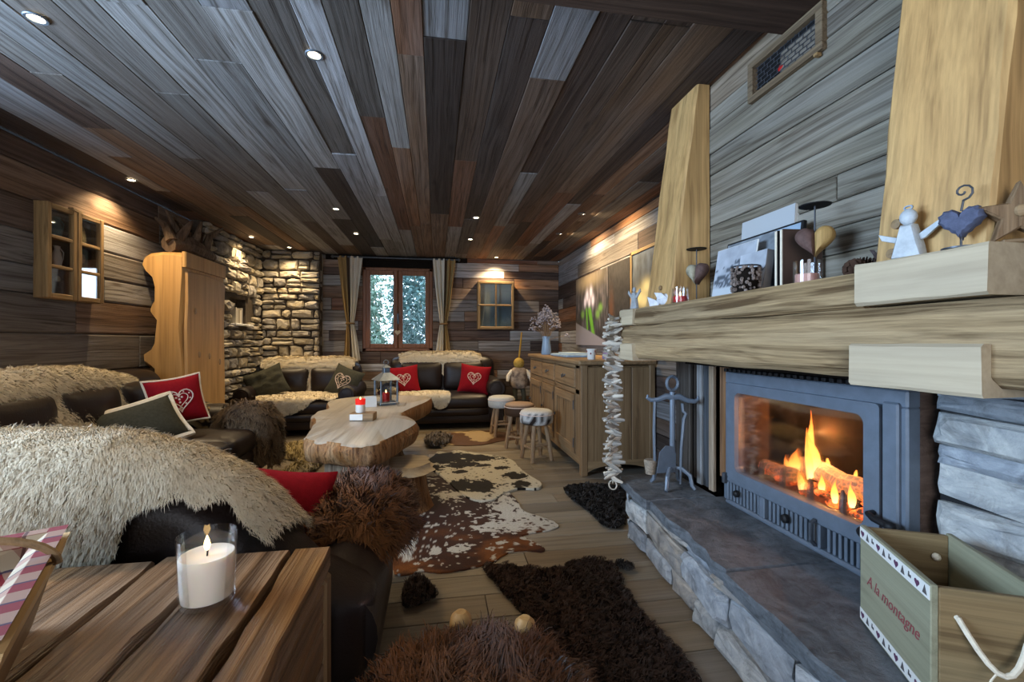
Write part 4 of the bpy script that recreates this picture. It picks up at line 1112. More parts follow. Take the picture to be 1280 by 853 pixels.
# cushions
pillow('heart_cushion', 'red heart cushion at left end of window sofa', (-.41, 5.83, .60), (R(72), R(-6), R(8)), .40, .38, .15, M['red'], .085, seed=1, group='red heart cushions')
pillow('heart_cushion', 'red heart cushion at right end of window sofa', (.49, 5.83, .605), (R(72), R(7), R(-10)), .40, .38, .15, M['red'], .085, seed=2, group='red heart cushions')
pillow('wreath_cushion', 'charcoal cushion with pale heart wreath on corner sofa', (-1.10, 5.72, .60), (R(68), R(18), R(-24)), .40, .38, .15, M['greycloth'], .10, seed=3)
pillow('creased_cushion', 'plain creased charcoal cushion on corner sofa', (-1.98, 5.70, .60), (R(66), R(-22), R(16)), .44, .38, .16, M['greycloth'], None, seed=4, crease=1.2)
pillow('heart_cushion', 'red heart cushion with cream piping on left sofa', (-1.80, 3.50, .68), (R(78), R(-8), R(42)), .34, .34, .14, M['red'], .085, .008, seed=5, group='red heart cushions')
pillow('bordered_cushion', 'dark green cushion with cream border on left sofa', (-1.86, 3.20, .555), (R(58), R(-12), R(56)), .50, .32, .14, M['greycloth'], None, .020, seed=6)
pillow('white_cushion', 'plain white cushion on the left sofa by sheepskin', (-1.84, 2.50, .50), (R(60), 0, R(80)), .42, .30, .15, M['cream'], None, seed=7)
pillow('red_cushion', 'plain red cushion inside the foreground club sofa', (-.53, 1.60, .50), (R(66), R(14), R(22)), .36, .36, .14, M['red'], None, seed=8)

# fur throws on arms
def dome(c, r, pw, phimax, rot=0.0):
    def pos(U, V):
        rho = np.hypot(U, V)+1e-9; th = np.arctan2(V, U)+rot; ph = np.minimum(rho*phimax, math.pi*.62)
        sp = np.sign(np.sin(ph))*np.abs(np.sin(ph))**pw; cp = np.sign(np.cos(ph))*np.abs(np.cos(ph))**pw
        ct = np.sign(np.cos(th))*np.abs(np.cos(th))**pw; st_ = np.sign(np.sin(th))*np.abs(np.sin(th))**pw
        return np.stack([c[0]+r[0]*sp*ct, c[1]+r[1]*sp*st_, c[2]+r[2]*cp], 1)
    return pos
disc = lambda k, s=1: (lambda U, V: np.hypot(U, V) < 1+(fbm(U*3, V*3, s)-.5)*k)
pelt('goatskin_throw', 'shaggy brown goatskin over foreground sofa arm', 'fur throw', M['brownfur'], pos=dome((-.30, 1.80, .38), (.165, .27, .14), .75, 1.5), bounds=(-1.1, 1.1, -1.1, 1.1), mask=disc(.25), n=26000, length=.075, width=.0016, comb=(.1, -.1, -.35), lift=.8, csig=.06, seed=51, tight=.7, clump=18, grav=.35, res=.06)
pelt('fur_throw', 'taupe fur draped over the left sofa arm end', 'fur throw', M['taupefur'], pos=dome((-1.50, 3.93, .28), (.22, .19, .33), .7, 1.9), bounds=(-1.1, 1.1, -1.1, 1.1), mask=disc(.25, 2), n=16000, length=.05, width=.0022, comb=(0, -.1, -.6), lift=.7, csig=.05, seed=52, tight=.6, grav=.5, res=.06)
# spotted throw over the left sofa arm
g = np.linspace(-1, 1, 29); vs = []; fs = []
dp = dome((-1.93, 3.94, .46), (.24, .17, .16), .8, 1.5); UU, VV = np.meshgrid(g, g, indexing='ij'); PP = dp(UU.ravel(), VV.ravel())
PP[:, 2] += .02*(fbm(UU.ravel()*3, VV.ravel()*3, 4)-.5)
for i in range(28):
    for j in range(28): fs.append((i*29+j, (i+1)*29+j, (i+1)*29+j+1, i*29+j+1))
me = MB().add(PP, fs).mesh('spotted_throw', 60)
sp = fbm(PP[:, 0]*22, PP[:, 1]*22+PP[:, 2]*20, 6); color_attr(me, np.where((sp > .54)[:, None], C('#1c1510'), C('#8f7a52')))
o = link('spotted_throw', me, M['hide']); tag(o, 'black and tan spotted throw over left sofa arm', 'throw')

# ------------------------------------------------------------------ rugs
BROWN_W = lambda x, y: None
def col_bw(x, y):
    n1 = fbm(x*6, y*6, 11)+(fbm(x*30, y*30, 12, 5)-.5)*1.0
    w = np.array(C('#b9b3a2')); k = np.array(C('#17120f'))
    bl = np.zeros_like(x)
    for (cx, cy, rx, ry) in ((.05, 4.16, .30, .20), (.42, 4.12, .22, .13), (.25, 3.95, .16, .10), (.33, 3.32, .12, .17), (.18, 3.40, .10, .13), (.62, 3.55, .09, .11), (.62, 3.33, .10, .09), (.20, 3.72, .06, .05), (.40, 3.88, .07, .05), (.55, 3.78, .08, .05), (-.03, 3.9, .09, .14)):
        bl = np.maximum(bl, 1.15-np.hypot((x-cx)/rx, (y-cy)/ry)+(n1-.5)*1.1)
    bl = np.where(fbm(x*40, y*40, 14, 2) > .74, 1, bl)
    return np.where((bl > .18)[:, None], k, w)
hide_rug('cowhide_rug', 'black and white cowhide rug by the stools', [(-.09, 4.03), (-.02, 4.3), (.02, 4.45), (.12, 4.38), (.2, 4.47), (.41, 4.30), (.55, 4.2), (.68, 4.02), (.70, 3.8), (.73, 3.58), (.79, 3.34), (.735, 3.22), (.6, 3.24), (.47, 3.15), (.40, 3.05), (.295, 3.03), (.2, 3.14), (.09, 3.48), (.0, 3.77)], col_bw, .016, seed=2)
def col_brown(x, y):
    n1 = fbm(x*5, y*5, 21)+(fbm(x*30, y*30, 22, 5)-.5)*1.1; n2 = fbm(x*7, y*10, 25)
    w = np.array(C('#b4b0a6')); k = np.array(C('#38201a')); k2 = np.array(C('#744420')); k3 = np.array(C('#24161a'))
    base = k+(k2-k)*np.clip((n2-.42)*4, 0, 1)[:, None]*np.clip((2.75-y)*2, 0, 1)[:, None]
    base = base+(k3-base)*np.clip((y-2.6)*1.4, 0, .9)[:, None]
    wh = np.zeros_like(x)
    for (cx, cy, rx, ry) in ((.53, 2.85, .17, .33), (.65, 2.60, .15, .10), (.40, 2.62, .19, .10), (.56, 2.42, .10, .07), (.35, 2.40, .05, .03), (.0, 2.36, .03, .05), (.13, 2.37, .06, .05), (.06, 3.2, .13, .10), (.2, 3.28, .04, .05), (-.14, 2.38, .05, .18)):
        wh = np.maximum(wh, 1.1-np.hypot((x-cx)/rx, (y-cy)/ry)+(n1-.5)*1.3)
    wh = np.where((fbm(x*38, y*38, 27, 2) > .72) & (wh > -.4), 0 if False else .5-wh, wh)
    return np.where((wh > .2)[:, None], w, base)
hide_rug('cowhide_rug', 'brown and white cowhide rug beside the sofa', [(-.20, 2.19), (-.22, 2.7), (-.19, 3.25), (-.10, 3.65), (.1, 3.66), (.34, 3.5), (.48, 3.32), (.54, 3.05), (.555, 2.84), (.64, 2.72), (.715, 2.60), (.68, 2.53), (.56, 2.50), (.46, 2.46), (.54, 2.36), (.55, 2.27), (.40, 2.30), (.25, 2.19), (.055, 2.14), (-.06, 2.17)], col_brown, .006, seed=3)
def col_pale(x, y):
    n1 = fbm(x*4, y*4, 31); return np.where((n1 > .56)[:, None], C('#5a4030'), C('#a58e6a'))
hide_rug('cowhide_rug', 'pale tan cowhide rug in front of window sofa', [(-.05, 5.2), (.2, 5.42), (.55, 5.45), (.87, 5.25), (.98, 4.95), (.72, 4.86), (.45, 4.70), (.16, 4.74), (-.05, 4.9)], col_pale, .006, seed=4)
floor_pelt('sheepskin_rug', 'large dark brown sheepskin rug near hearth', [(.215, 2.15), (.30, 2.18), (.42, 2.12), (.55, 2.09), (.68, 2.14), (.80, 2.15), (.86, 2.06), (.835, 1.93), (.815, 1.71), (.835, 1.53), (.845, 1.38), (.80, 1.15), (.60, 1.05), (.42, 1.15), (.37, 1.38), (.375, 1.6), (.31, 1.82)], M['darkfur'], 42000, .022, width=.0016, comb=(.3, -.5, 0), lift=.6, csig=.008, seed=61, levels=2)
tl = pelt('leather_tail', 'x', 'rug', M['blackfur'], parent=bpy.data.objects['sheepskin_rug'], pos=lambda U, V: np.stack([U, V, np.full(len(U), .02)], 1), bounds=(.85, .94, 1.98, 2.08), mask=inside_poly(smooth_loop([(.85, 2.06), (.90, 2.08), (.935, 2.02), (.90, 1.98), (.86, 2.0)])), n=700, length=.02, width=.002, seed=3, levels=2)
floor_pelt('sheepskin_rug', 'near black sheepskin rug beside the sideboard', [(.93, 3.2), (1.05, 3.27), (1.2, 3.25), (1.36, 3.14), (1.28, 2.9), (1.19, 2.68), (1.06, 2.47), (.97, 2.50), (.95, 2.76), (.91, 3.0)], M['blackfur'], 22000, .022, width=.002, comb=(.2, -.4, 0), lift=.6, csig=.01, seed=62, levels=2)
floor_pelt('sheepskin_rug', 'small dark curly rug at foot of club sofa', [(-.14, 2.05), (-.08, 2.12), (-.02, 2.02), (.01, 1.95), (-.03, 1.90), (-.13, 1.87)], M['darkfur'], 3500, .022, width=.0016, csig=.008, seed=63, levels=2, z=.014)
floor_pelt('sheepskin_rug', 'pale straw coloured fur rug left of table', [(-1.55, 4.95), (-1.2, 4.95), (-1.02, 4.5), (-1.0, 4.0), (-1.10, 3.7), (-1.27, 3.75), (-1.22, 4.25), (-1.45, 4.5)], furmat('straw_fur', C('#6b5a34'), C('#a8955e'), .5), 9000, .05, width=.0024, lift=.8, csig=.015, seed=64)
floor_pelt('sheepskin_rug', 'grey brown fur lying near the table end', [(-.12, 4.9), (-.02, 5.12), (.10, 5.05), (.17, 4.9), (.1, 4.72), (0.0, 4.62), (-.10, 4.7)], furmat('grey_brown_fur', C('#2a221e'), C('#6a5f58'), .5), 4000, .06, width=.003, lift=.9, csig=.015, seed=65, z=.03)

# ------------------------------------------------------------------ live edge coffee table
tb = thing('coffee_table', 'live edge wooden slab coffee table on trunk base', 'table', (-.55, 3.6, 0))
tpts = [(-.642, 2.79), (-.481, 2.70), (-.349, 2.72), (-.26, 2.898), (-.139, 3.30), (-.21, 3.607), (-.28, 3.733), (-.215, 4.072), (-.067, 4.60), (-.105, 4.921), (-.572, 5.12), (-.954, 4.927), (-1.046, 4.631), (-.946, 4.2), (-.998, 4.019), (-.966, 3.769), (-.87, 3.44), (-.815, 3.014), (-.76, 2.862)]
tpts = smooth_loop([(x*.955, y*.955) for x, y in tpts], 5); nT = len(tpts); q = random.Random(3)
cx, cy = -.52, 3.6
vs = []; layers = [(.39, .90), (.41, .99), (.45, 1.03), (.49, 1.03), (.518, 1.005), (.53, .975), (.531, .5), (.531, .0)]
for li, (z, k) in enumerate(layers):
    for i, (x, y) in enumerate(tpts):
        jj = (float(fbm(np.array([i*.45]), np.array([li*.7]), 3)[0])-.5)*(.07 if li < 5 else .015)
        n_ = math.hypot(x-cx, y-cy); kk = 1-(1-k)*.55/max(n_, .3) if li < 6 else k
        vs.append((cx+(x-cx)*kk+jj*(x-cx)/n_ - tb.location.x, cy+(y-cy)*kk+jj*(y-cy)/n_ - tb.location.y, z + (q.uniform(-.004, .004) if 0 < li < 5 else 0)))
fs = []
for li in range(len(layers)-1):
    for i in range(nT): j = (i+1) % nT; fs.append((li*nT+i, li*nT+j, (li+1)*nT+j, (li+1)*nT+i))
fs.append(tuple(range(nT))[::-1])
ar = sum(tpts[i-1][0]*tpts[i][1]-tpts[i][0]*tpts[i-1][1] for i in range(nT))
if ar < 0: fs = [f[::-1] for f in fs]
slabm = wood('polished_slab_wood', C('#a0978a'), C('#aaa497'), .35, .36, .4, .6, .12, 'Y', .55)
barkm = wood('carved_bark_edge', C('#8b5a2c'), C('#b59670'), .8, .5, .3, 1.6, .8, 'Z')
me = MB().add(vs, fs).mesh('table_top', 50); me.materials.append(slabm); me.materials.append(barkm)
for p in me.polygons: p.material_index = 0 if p.normal.z > .75 else 1
link('table_top', me, None, tb)
def trunk(nm, c, r0, r1, z0, z1, m, par, seed, flute=.12):
    q_ = random.Random(seed); n = 40; vs = []; fs = []; zs = 7; ph = [q_.uniform(0, 6) for _ in range(4)]
    for k in range(zs+1):
        f = k/zs
        for i in range(n):
            a = 2*math.pi*i/n; r = (r0+(r1-r0)*f)*(1+.25*(1-f)**3+flute*(math.sin(a*7+ph[0])*.5+math.sin(a*11+ph[1])*.3+math.sin(a*3+ph[2])*.7)*(1-.3*f))
            vs.append((c[0]+r*math.cos(a), c[1]+r*math.sin(a), z0+(z1-z0)*f))
    for k in range(zs):
        for i in range(n): j = (i+1) % n; fs.append((k*n+i, k*n+j, (k+1)*n+j, (k+1)*n+i))
    fs.append(tuple(range(n))[::-1]); fs.append(tuple(range(zs*n, zs*n+n)))
    return MB().add(vs, fs).build(nm, m, par, smooth=45)
trunkm = wood('grooved_trunk_wood', C('#8f7d68'), C('#6a5440'), .85, .6, .2, 1.4, .7, 'Z')
trunk('trunk_base', (.08, -.72, 0), .17, .19, 0, .40, trunkm, tb, 1); trunk('trunk_base', (-.02, .75, 0), .2, .2, 0, .40, trunkm, tb, 2)
stp = thing('log_stump', 'low log stump with pale cut top under table', 'stump', (-.20, 3.02, 0))
trunk('trunk', (0, 0, 0), .14, .12, 0, .26, barkm, stp, 4, .1); trunk('cut_slice', (.0, 0, 0), .16, .165, .261, .31, M['endgrain'], stp, 5, .12)

# ------------------------------------------------------------------ round stools
def stool(label, loc, coverm, rz, cols):
    s = thing('round_stool', label, 'stool', loc, rz, 'small round stools by the sideboard')
    me = MB().lathe([(.0, .335), (.135, .335), (.15, .345), (.155, .38), (.155, .43), (.145, .452), (.12, .462), (.0, .466)], 32).mesh('padded_seat', 50)
    co = np.zeros(len(me.vertices)*3); me.vertices.foreach_get('co', co); co = co.reshape(-1, 3)
    color_attr(me, cols(co)); link('padded_seat', me, M['hide'], s)
    MB().tube([(.156*math.cos(a), .156*math.sin(a), .425) for a in [2*math.pi*i/32 for i in range(32)]], .004, 5, True).build('seat_seam', M['embroid'], s)
    for k in range(4):
        a = R(45+90*k); MB().tube([(.085*math.cos(a), .085*math.sin(a), .34), (.115*math.cos(a), .115*math.sin(a), .18), (.145*math.cos(a), .145*math.sin(a), 0)], [.019, .021, .019], 10).build('leg', M['legwood'], s)
    for k in range(4):
        a, b = R(45+90*k), R(135+90*k); z = .12 if k % 2 else .15
        MB().tube([(.123*math.cos(a), .123*math.sin(a), z), (.123*math.cos(b), .123*math.sin(b), z)], .012, 8).build('stretcher', M['legwood'], s)
    return s
def st_white(co):
    n = fbm(co[:, 0]*20+co[:, 2]*30, co[:, 1]*20, 5); m = (co[:, 2] < .44) & (n > .56); return np.where(m[:, None], C('#2b211c'), C('#c9c8c4'))
stool('round stool with speckled white hide seat, nearest the camera', (.92, 4.07, 0), None, .3, st_white)
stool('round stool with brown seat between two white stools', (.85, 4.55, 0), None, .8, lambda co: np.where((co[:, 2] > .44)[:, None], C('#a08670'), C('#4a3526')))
stool('plain white seated round stool, furthest from camera', (.745, 5.14, 0), None, .1, lambda co: np.tile(C('#bdbdb8'), (len(co), 1)))

# ------------------------------------------------------------------ shaggy log stool in the foreground
fs_ = thing('shaggy_stool', 'log legged stool under shaggy brown fur in foreground', 'stool', (.065, .84, 0))
MB().lathe([(0, .36), (.19, .36), (.2, .38), (.19, .42), (0, .43)], 28).build('seat', M['legwood'], fs_)
for a in (52, 92, 160, 230, 300):
    k_ = .222 if a < 100 else .16; x, y = k_*math.cos(R(a)), k_*math.sin(R(a))
    MB().tube([(x*1.1, y*1.1, 0), (x, y, .3), (x, y, .435-(a > 100)*.06), (x, y, .452-(a > 100)*.06), (x, y, .462-(a > 100)*.06)], [.026, .027, .027, .023, .012], 14).build('leg', M['honeyZ'], fs_)
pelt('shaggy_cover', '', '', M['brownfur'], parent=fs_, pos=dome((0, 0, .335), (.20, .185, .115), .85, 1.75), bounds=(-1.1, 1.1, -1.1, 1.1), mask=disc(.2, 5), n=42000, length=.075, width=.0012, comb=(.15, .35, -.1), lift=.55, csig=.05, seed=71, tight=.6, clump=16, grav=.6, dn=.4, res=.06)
# ------------------------------------------------------------------ rough trunk used as side table, with candle and basket
tr = thing('storage_chest', 'rough plank topped wooden chest beside foreground sofa', 'chest', (-.66, .72, 0))
q = random.Random(17)
def rough_board(x0, x1, y0, y1, z0, z1, seed, mat, nm='plank', par=tr, wob=.008):
    q = random.Random(seed); n = 14; L = [(x0+.002+q.uniform(0, wob), y0+(y1-y0)*i/n) for i in range(n+1)]; Rr = [(x1-.002-q.uniform(0, wob), y0+(y1-y0)*i/n) for i in range(n+1)]
    poly = L[::-1]+Rr if False else Rr+L[::-1]
    ox, oy = par.location.x, par.location.y; cx, cy = (x0+x1)/2, (y0+y1)/2
    m = MB().prism([(a-cx, b-cy) for a, b in poly], z0, z1, inset=.007)
    return m.build(nm, mat, par, (cx-ox, cy-oy, 0), smooth=40)
TY0, TY1 = .30, 1.105
for i, (a, b) in enumerate(((-.322, -.235), (-.47, -.325), (-.595, -.473), (-.80, -.60), (-.98, -.805), (-1.12, -.985))): rough_board(a, b, TY0, TY1+q.uniform(-.008, .006), .575, .622-.003*(i % 2), 30+i, M['trunkY'])
for i, (z0, z1) in enumerate(((.49, .572), (.40, .487), (.30, .397), (.20, .297), (.10, .197), (.02, .097))):
    MB().box((-.258+.66, (TY0+TY1-.06)/2-.72, (z0+z1)/2), (.03, TY1-TY0-.07, z1-z0), bev=.006).build('side_board', M['trunkY'], tr)
    MB().box((-.68+.66, TY1-.045-.72, (z0+z1)/2), (.84, .03, z1-z0), bev=.006).build('back_board', M['oakX'], tr)
MB().box((-.262+.66, TY1-.045-.72, .29), (.05, .05, .565), bev=.006).build('corner_post', M['oakZ'], tr)
MB().box((-.236+.66, TY1-.10-.72, .30), (.012, .06, .10), bev=.004).build('iron_hasp', M['iron'], tr)
MB().box((-.68+.66, .70-.72, .29), (.8, .72, .5)).build('inner_box', M['dark'], tr, smooth=0)

cd_ = thing('glass_candle', 'white candle burning in clear glass on chest', 'candle', (-.415, .905, .624))
gp = [(.0, .0), (.042, .0), (.0445, .004), (.046, .06), (.048, .122), (.0465, .122), (.0445, .06), (.041, .008), (.0, .008)]
MB().lathe(gp, 36).build('glass_holder', M['glasshold'], cd_)
MB().lathe([(0, .0085), (.0405, .0085), (.0435, .06), (.0445, .082), (.043, .086), (.03, .083), (0, .081)], 36).build('wax', M['wax'], cd_)
MB().tube([(0, 0, .078), (.001, 0, .094)], .0015, 6).build('wick', M['black'], cd_)
def cflame(par, z, h, x=0, y=0):
    MB().lathe([(0, z), (.0035*h/.03, z+h*.12), (.0058*h/.03, z+h*.35), (.004*h/.03, z+h*.65), (.0012, z+h*.92), (0, z+h)], 12, (x, y, 0)).build('flame', M['flame'], par, smooth=80)
cflame(cd_, .09, .03)
light('candle_light', 'POINT', (0, 0, .101), .22, (1, .62, .28), parent=cd_, shadow_soft_size=.003)

bk = thing('lined_basket', 'wooden basket lined with red checked cloth on chest', 'basket', (-.645, .93, .624), math.atan2(-.89, .46))
plaid = bpy.data.materials.new('red_checked_cloth'); plaid.use_nodes = True; nt = plaid.node_tree; pp = nt.nodes['Principled BSDF']; pp.inputs['Roughness'].default_value = .95
tc = nd(nt, 'TexCoord'); sx = nd(nt, 'SeparateXYZ', {0: tc.outputs['Object']})
def band(s, f, w): return mth(nt, 'LESS_THAN', mth(nt, 'FRACT', mth(nt, 'MULTIPLY', s, f)), w)
ha, hb = band(sx.outputs[0], 17, .5), band(mth(nt, 'ADD', sx.outputs[1], sx.outputs[2]), 17, .5)
c = mix(nt, mth(nt, 'MULTIPLY', mth(nt, 'ADD', ha, hb), .5), C('#a8977e'), C('#74141b')); c = mix(nt, mth(nt, 'MULTIPLY', band(sx.outputs[0], 17, .08), .8), c, C('#1f2440')); c = mix(nt, mth(nt, 'MULTIPLY', band(sx.outputs[1], 17, .08), .8), c, C('#3a1014'))
nt.links.new(c, pp.inputs['Base Color'])
BL, BWd, BH = .40, .26, .13      # local x along the near side, local -y away to the left
def ring_wall(mb, z0, z1, e0, e1, t, x0=0, y0=0):
    lo = [(-e0, e0), (BL+e0, e0), (BL+e0, -BWd-e0), (-e0, -BWd-e0)]; hi = [(-e1, e1), (BL+e1, e1), (BL+e1, -BWd-e1), (-e1, -BWd-e1)]
    loi = [(-e0+t, e0-t), (BL+e0-t, e0-t), (BL+e0-t, -BWd-e0+t), (-e0+t, -BWd-e0+t)]; hii = [(-e1+t, e1-t), (BL+e1-t, e1-t), (BL+e1-t, -BWd-e1+t), (-e1+t, -BWd-e1+t)]
    vs = [(x, y, z0) for x, y in lo]+[(x, y, z1) for x, y in hi]+[(x, y, z1) for x, y in hii]+[(x, y, z0) for x, y in loi]; fs = []
    for r in range(4):
        for i in range(4): j = (i+1) % 4; a = r*4; b = ((r+1) % 4)*4; fs.append((a+i, b+i, b+j, a+j))
    mb.add(vs, fs)
mb = MB(); ring_wall(mb, .0, BH, -.045, -.012, .006); mb.box((BL/2, -BWd/2, .006), (BL-.09, BWd-.09, .01)); mb.build('body', M['oakX'], bk, smooth=30)
mb = MB(); ring_wall(mb, BH-.03, BH+.004, -.014, -.004, .012); mb.build('rim', wood('pale_basket_rim', C('#c2a273'), C('#d0b78c'), .2, .6, 0, 1, .1, 'X'), bk, smooth=30)
mb = MB(); ring_wall(mb, .02, BH+.012, -.055, -.022, .004); ring_wall(mb, BH+.006, BH+.018, -.024, -.006, .022)
lin = mb.build('cloth_liner', plaid, bk, smooth=30)
g = 14; vs = []; fs = []
for i in range(g+1):
    for j in range(g+1):
        u, v = i/g, j/g; vs.append((.03+u*(BL-.06), -.03-v*(BWd-.06), .075+.035*float(fbm(np.array([u*4]), np.array([v*4]), 3)[0])+.05*(abs(2*u-1)**4+abs(2*v-1)**4)*.5))
for i in range(g):
    for j in range(g): fs.append((i*(g+1)+j, i*(g+1)+j+1, (i+1)*(g+1)+j+1, (i+1)*(g+1)+j))
MB().add(vs, fs).build('folded_cloth', plaid, bk, smooth=70)
MB().tube([(BL*.35+.0*math.cos(a), .0-BWd/2+(BWd/2)*math.cos(a), BH+.06*math.sin(a)) for a in [math.pi*i/18 for i in range(19)]], .006, 8).build('hoop_handle', M['oakX'], bk)

# ------------------------------------------------------------------ sideboard
SX, SY0, SY1, SZ = 1.158, 3.48, 5.47, .905
sbd = thing('sideboard', 'waxed wooden sideboard with drawers along right wall', 'sideboard', (SX, SY0, 0))
LN = SY1-SY0; DP = XR-.02-SX
def sbx(nm, x0, x1, y0, y1, z0, z1, mat, par=None, bev=.005): return MB().box(((x0+x1)/2, (y0+y1)/2, (z0+z1)/2), (x1-x0, y1-y0, z1-z0), bev=bev).build(nm, mat, par or sbd)
sbx('carcass', .02, DP, .03, LN-.02, .12, SZ-.01, M['oakZ'])
sbx('top_board', -.03, DP, -.03, LN+.03, SZ, SZ+.038, M['oakY'], bev=.01)
for i in range(3): sbx('side_board', .05+i*(DP-.06)/3, .05+(i+1)*(DP-.06)/3-.004, .006, .032, .10, SZ-.02, M['oakZ'])
sbx('front_post', 0, .055, .0, .055, 0, SZ, M['oakZ']); sbx('front_post', 0, .05, LN-.05, LN, 0, SZ, M['oakZ']); sbx('rear_post', DP-.05, DP, 0, .05, 0, SZ, M['oakZ'])
ap = [(.055, .12)]+[(.055+(DP-.11)*i/10, .03+.055*math.sin(math.pi*i/10)**.6) for i in range(11)]+[(DP-.055, .12)]
MB().prism([(a, b) for a, b in ap], .004, .026, lambda u, v, w: (u, w, v)).build('apron', M['oakX'], sbd)
sbx('bottom_rail', 0, .03, .05, LN-.05, .08, .145, M['oakY'])
sec = [(.155, .79), (.83, 1.33), (1.37, 1.95)]
for (a, b) in ((.05, .155), (.79, .83), (1.33, 1.37)): sbx('stile', .0, .03, a, b, .14, SZ-.005, M['oakZ'])
sbx('top_rail', 0, .028, .05, LN-.05, SZ-.035, SZ-.002, M['oakY']); sbx('middle_rail', 0, .028, .05, LN-.05, .655, .70, M['oakY'])
for k, (a, b) in enumerate(sec):
    d = sbx('drawer', -.008, .02, a+.005, b-.005, .705, SZ-.04, M['oakY'])
    ym = (a+b)/2; MB().tube([(-.008, ym-.035, .80), (-.026, ym-.03, .785), (-.03, ym, .775), (-.026, ym+.03, .785), (-.008, ym+.035, .80)], .007, 7).build('drawer_pull', M['iron'], d)
    ds = [(a, (a+b)/2), ((a+b)/2, b)] if False else [(a, b)]
    for (c0, c1) in ds:
        dr = sbx('door', -.004, .02, c0+.005, c1-.005, .15, .65, M['oakZ'])
        for (y0, y1, z0, z1, mt) in ((c0+.005, c0+.075, .15, .65, 'oakZ'), (c1-.075, c1-.005, .15, .65, 'oakZ'), (c0+.07, c1-.07, .15, .22, 'oakY'), (c0+.07, c1-.07, .58, .65, 'oakY')): sbx('door_frame', -.016, -.003, y0, y1, z0, z1, M[mt], dr, .003)
        for zz in (.24, .56): sbx('hinge', -.02, -.014, c0+.002, c0+.02, zz-.04, zz+.04, M['iron'], dr, .002)
        MB().ell((-.022, c1-.04, .40), (.012, .012, .016), 10, 6).build('door_knob', M['iron'], dr)
TOPZ = SZ+.039
# things on the sideboard
vs_ = thing('flower_vase', 'blue enamel jug holding dried flowers on sideboard', 'vase', (1.25, 5.02, TOPZ))
MB().lathe([(0, 0), (.055, 0), (.06, .01), (.05, .10), (.042, .17), (.047, .21), (.04, .208), (.036, .17), (.0, .02)], 24).build('jug', plain('pale_blue_enamel', C('#7f9bb8'), .35, .5), vs_)
q = random.Random(5)
stems = MB(); petal = plain('grey_mauve_dried_petals', C('#8f8a90'), .95, .1, 0, .35, 60); fm = MB().ell((0, 0, 0), (1, 1, .7), 6, 4).mesh('blossom'); fm.materials.append(petal)
fol = MB()
for i in range(70):
    a = q.uniform(0, 6.28); sp_ = abs(q.gauss(0, .55)); hh = .48-.16*min(sp_, 1.3)+q.uniform(-.06, .05); rad = .26*min(sp_, 1.15)
    tip = Vector((math.cos(a)*rad*.8, math.sin(a)*rad*1.15, hh)); stems.tube([(math.cos(a)*.015, math.sin(a)*.015, .16), (tip.x*.45, tip.y*.45, .16+(hh-.16)*.6), tip], [.0025, .002, .0012], 4)
    for k in range(5):
        o = tip+Vector((q.gauss(0, .022), q.gauss(0, .022), q.gauss(0, .02))); fol.ell(o, (q.uniform(.008, .016),)*2+(.010,), 6, 4)
o = stems.build('stems', M['legwood'], vs_); o['kind'] = 'stuff'; o = fol.build('dried_blossoms', petal, vs_); o['kind'] = 'stuff'
ty = thing('runner_cloth', 'folded pale blue cloth lying on the sideboard', 'cloth', (1.32, 4.35, TOPZ))
MB().soft((0, 0, .014), (.24, .62, .028), .012, 8, (0, 0, .006)).build('cloth_fold', plain('pale_blue_linen', C('#8fa3b5'), .9, .1, 0, .15, 25), ty); MB().soft((.02, -.05, .035), (.18, .42, .016), .007, 6).build('cloth_fold', plain('pale_blue_linen_top', C('#9fb0be'), .9, .1), ty)
mg = thing('paper_cup', 'white patterned cup near the sideboard corner', 'cup', (1.30, 3.64, TOPZ))
MB().lathe([(0, 0), (.032, 0), (.036, .045), (.042, .09), (.040, .09), (.034, .045), (.030, .006), (0, .006)], 24).build('cup_body', M['white'], mg)
for i in range(6): a = i*1.05; MB().ell((.0385*math.cos(a), .0385*math.sin(a), .05+.02*(i % 2)), (.006, .006, .008), 8, 6).build('printed_spot', rosep, mg)
cdm = thing('photo_card', 'small colourful card standing beside the cup', 'card', (1.44, 3.66, TOPZ), R(-35))

def picture(name, parent, P, w, h, nx, ny, colf, thick=.003, backm=None):
    """flat print: grid with a printed pattern; P(u, v, d) maps metres right/up/out to local coordinates"""
    us = np.linspace(0, w, nx+1); vs = np.linspace(0, h, ny+1); UU, VV = np.meshgrid(us, vs, indexing='ij'); pts = [P(u, v, thick) for u, v in zip(UU.ravel(), VV.ravel())]
    fs = [(i*(ny+1)+j, (i+1)*(ny+1)+j, (i+1)*(ny+1)+j+1, i*(ny+1)+j+1) for i in range(nx) for j in range(ny)]
    me = bpy.data.meshes.new(name); me.from_pydata([tuple(p) for p in pts], [], fs); me.update(); color_attr(me, np.clip(colf(UU.ravel()/w, VV.ravel()/h), 0, 1))
    return link(name, me, M['print'], parent)
def blob(u, v, cx, cy, rx, ry): return np.exp(-(((u-cx)/rx)**2+((v-cy)/ry)**2))
def over(c, m, col): return c*(1-m[:, None])+np.array(col)*m[:, None]
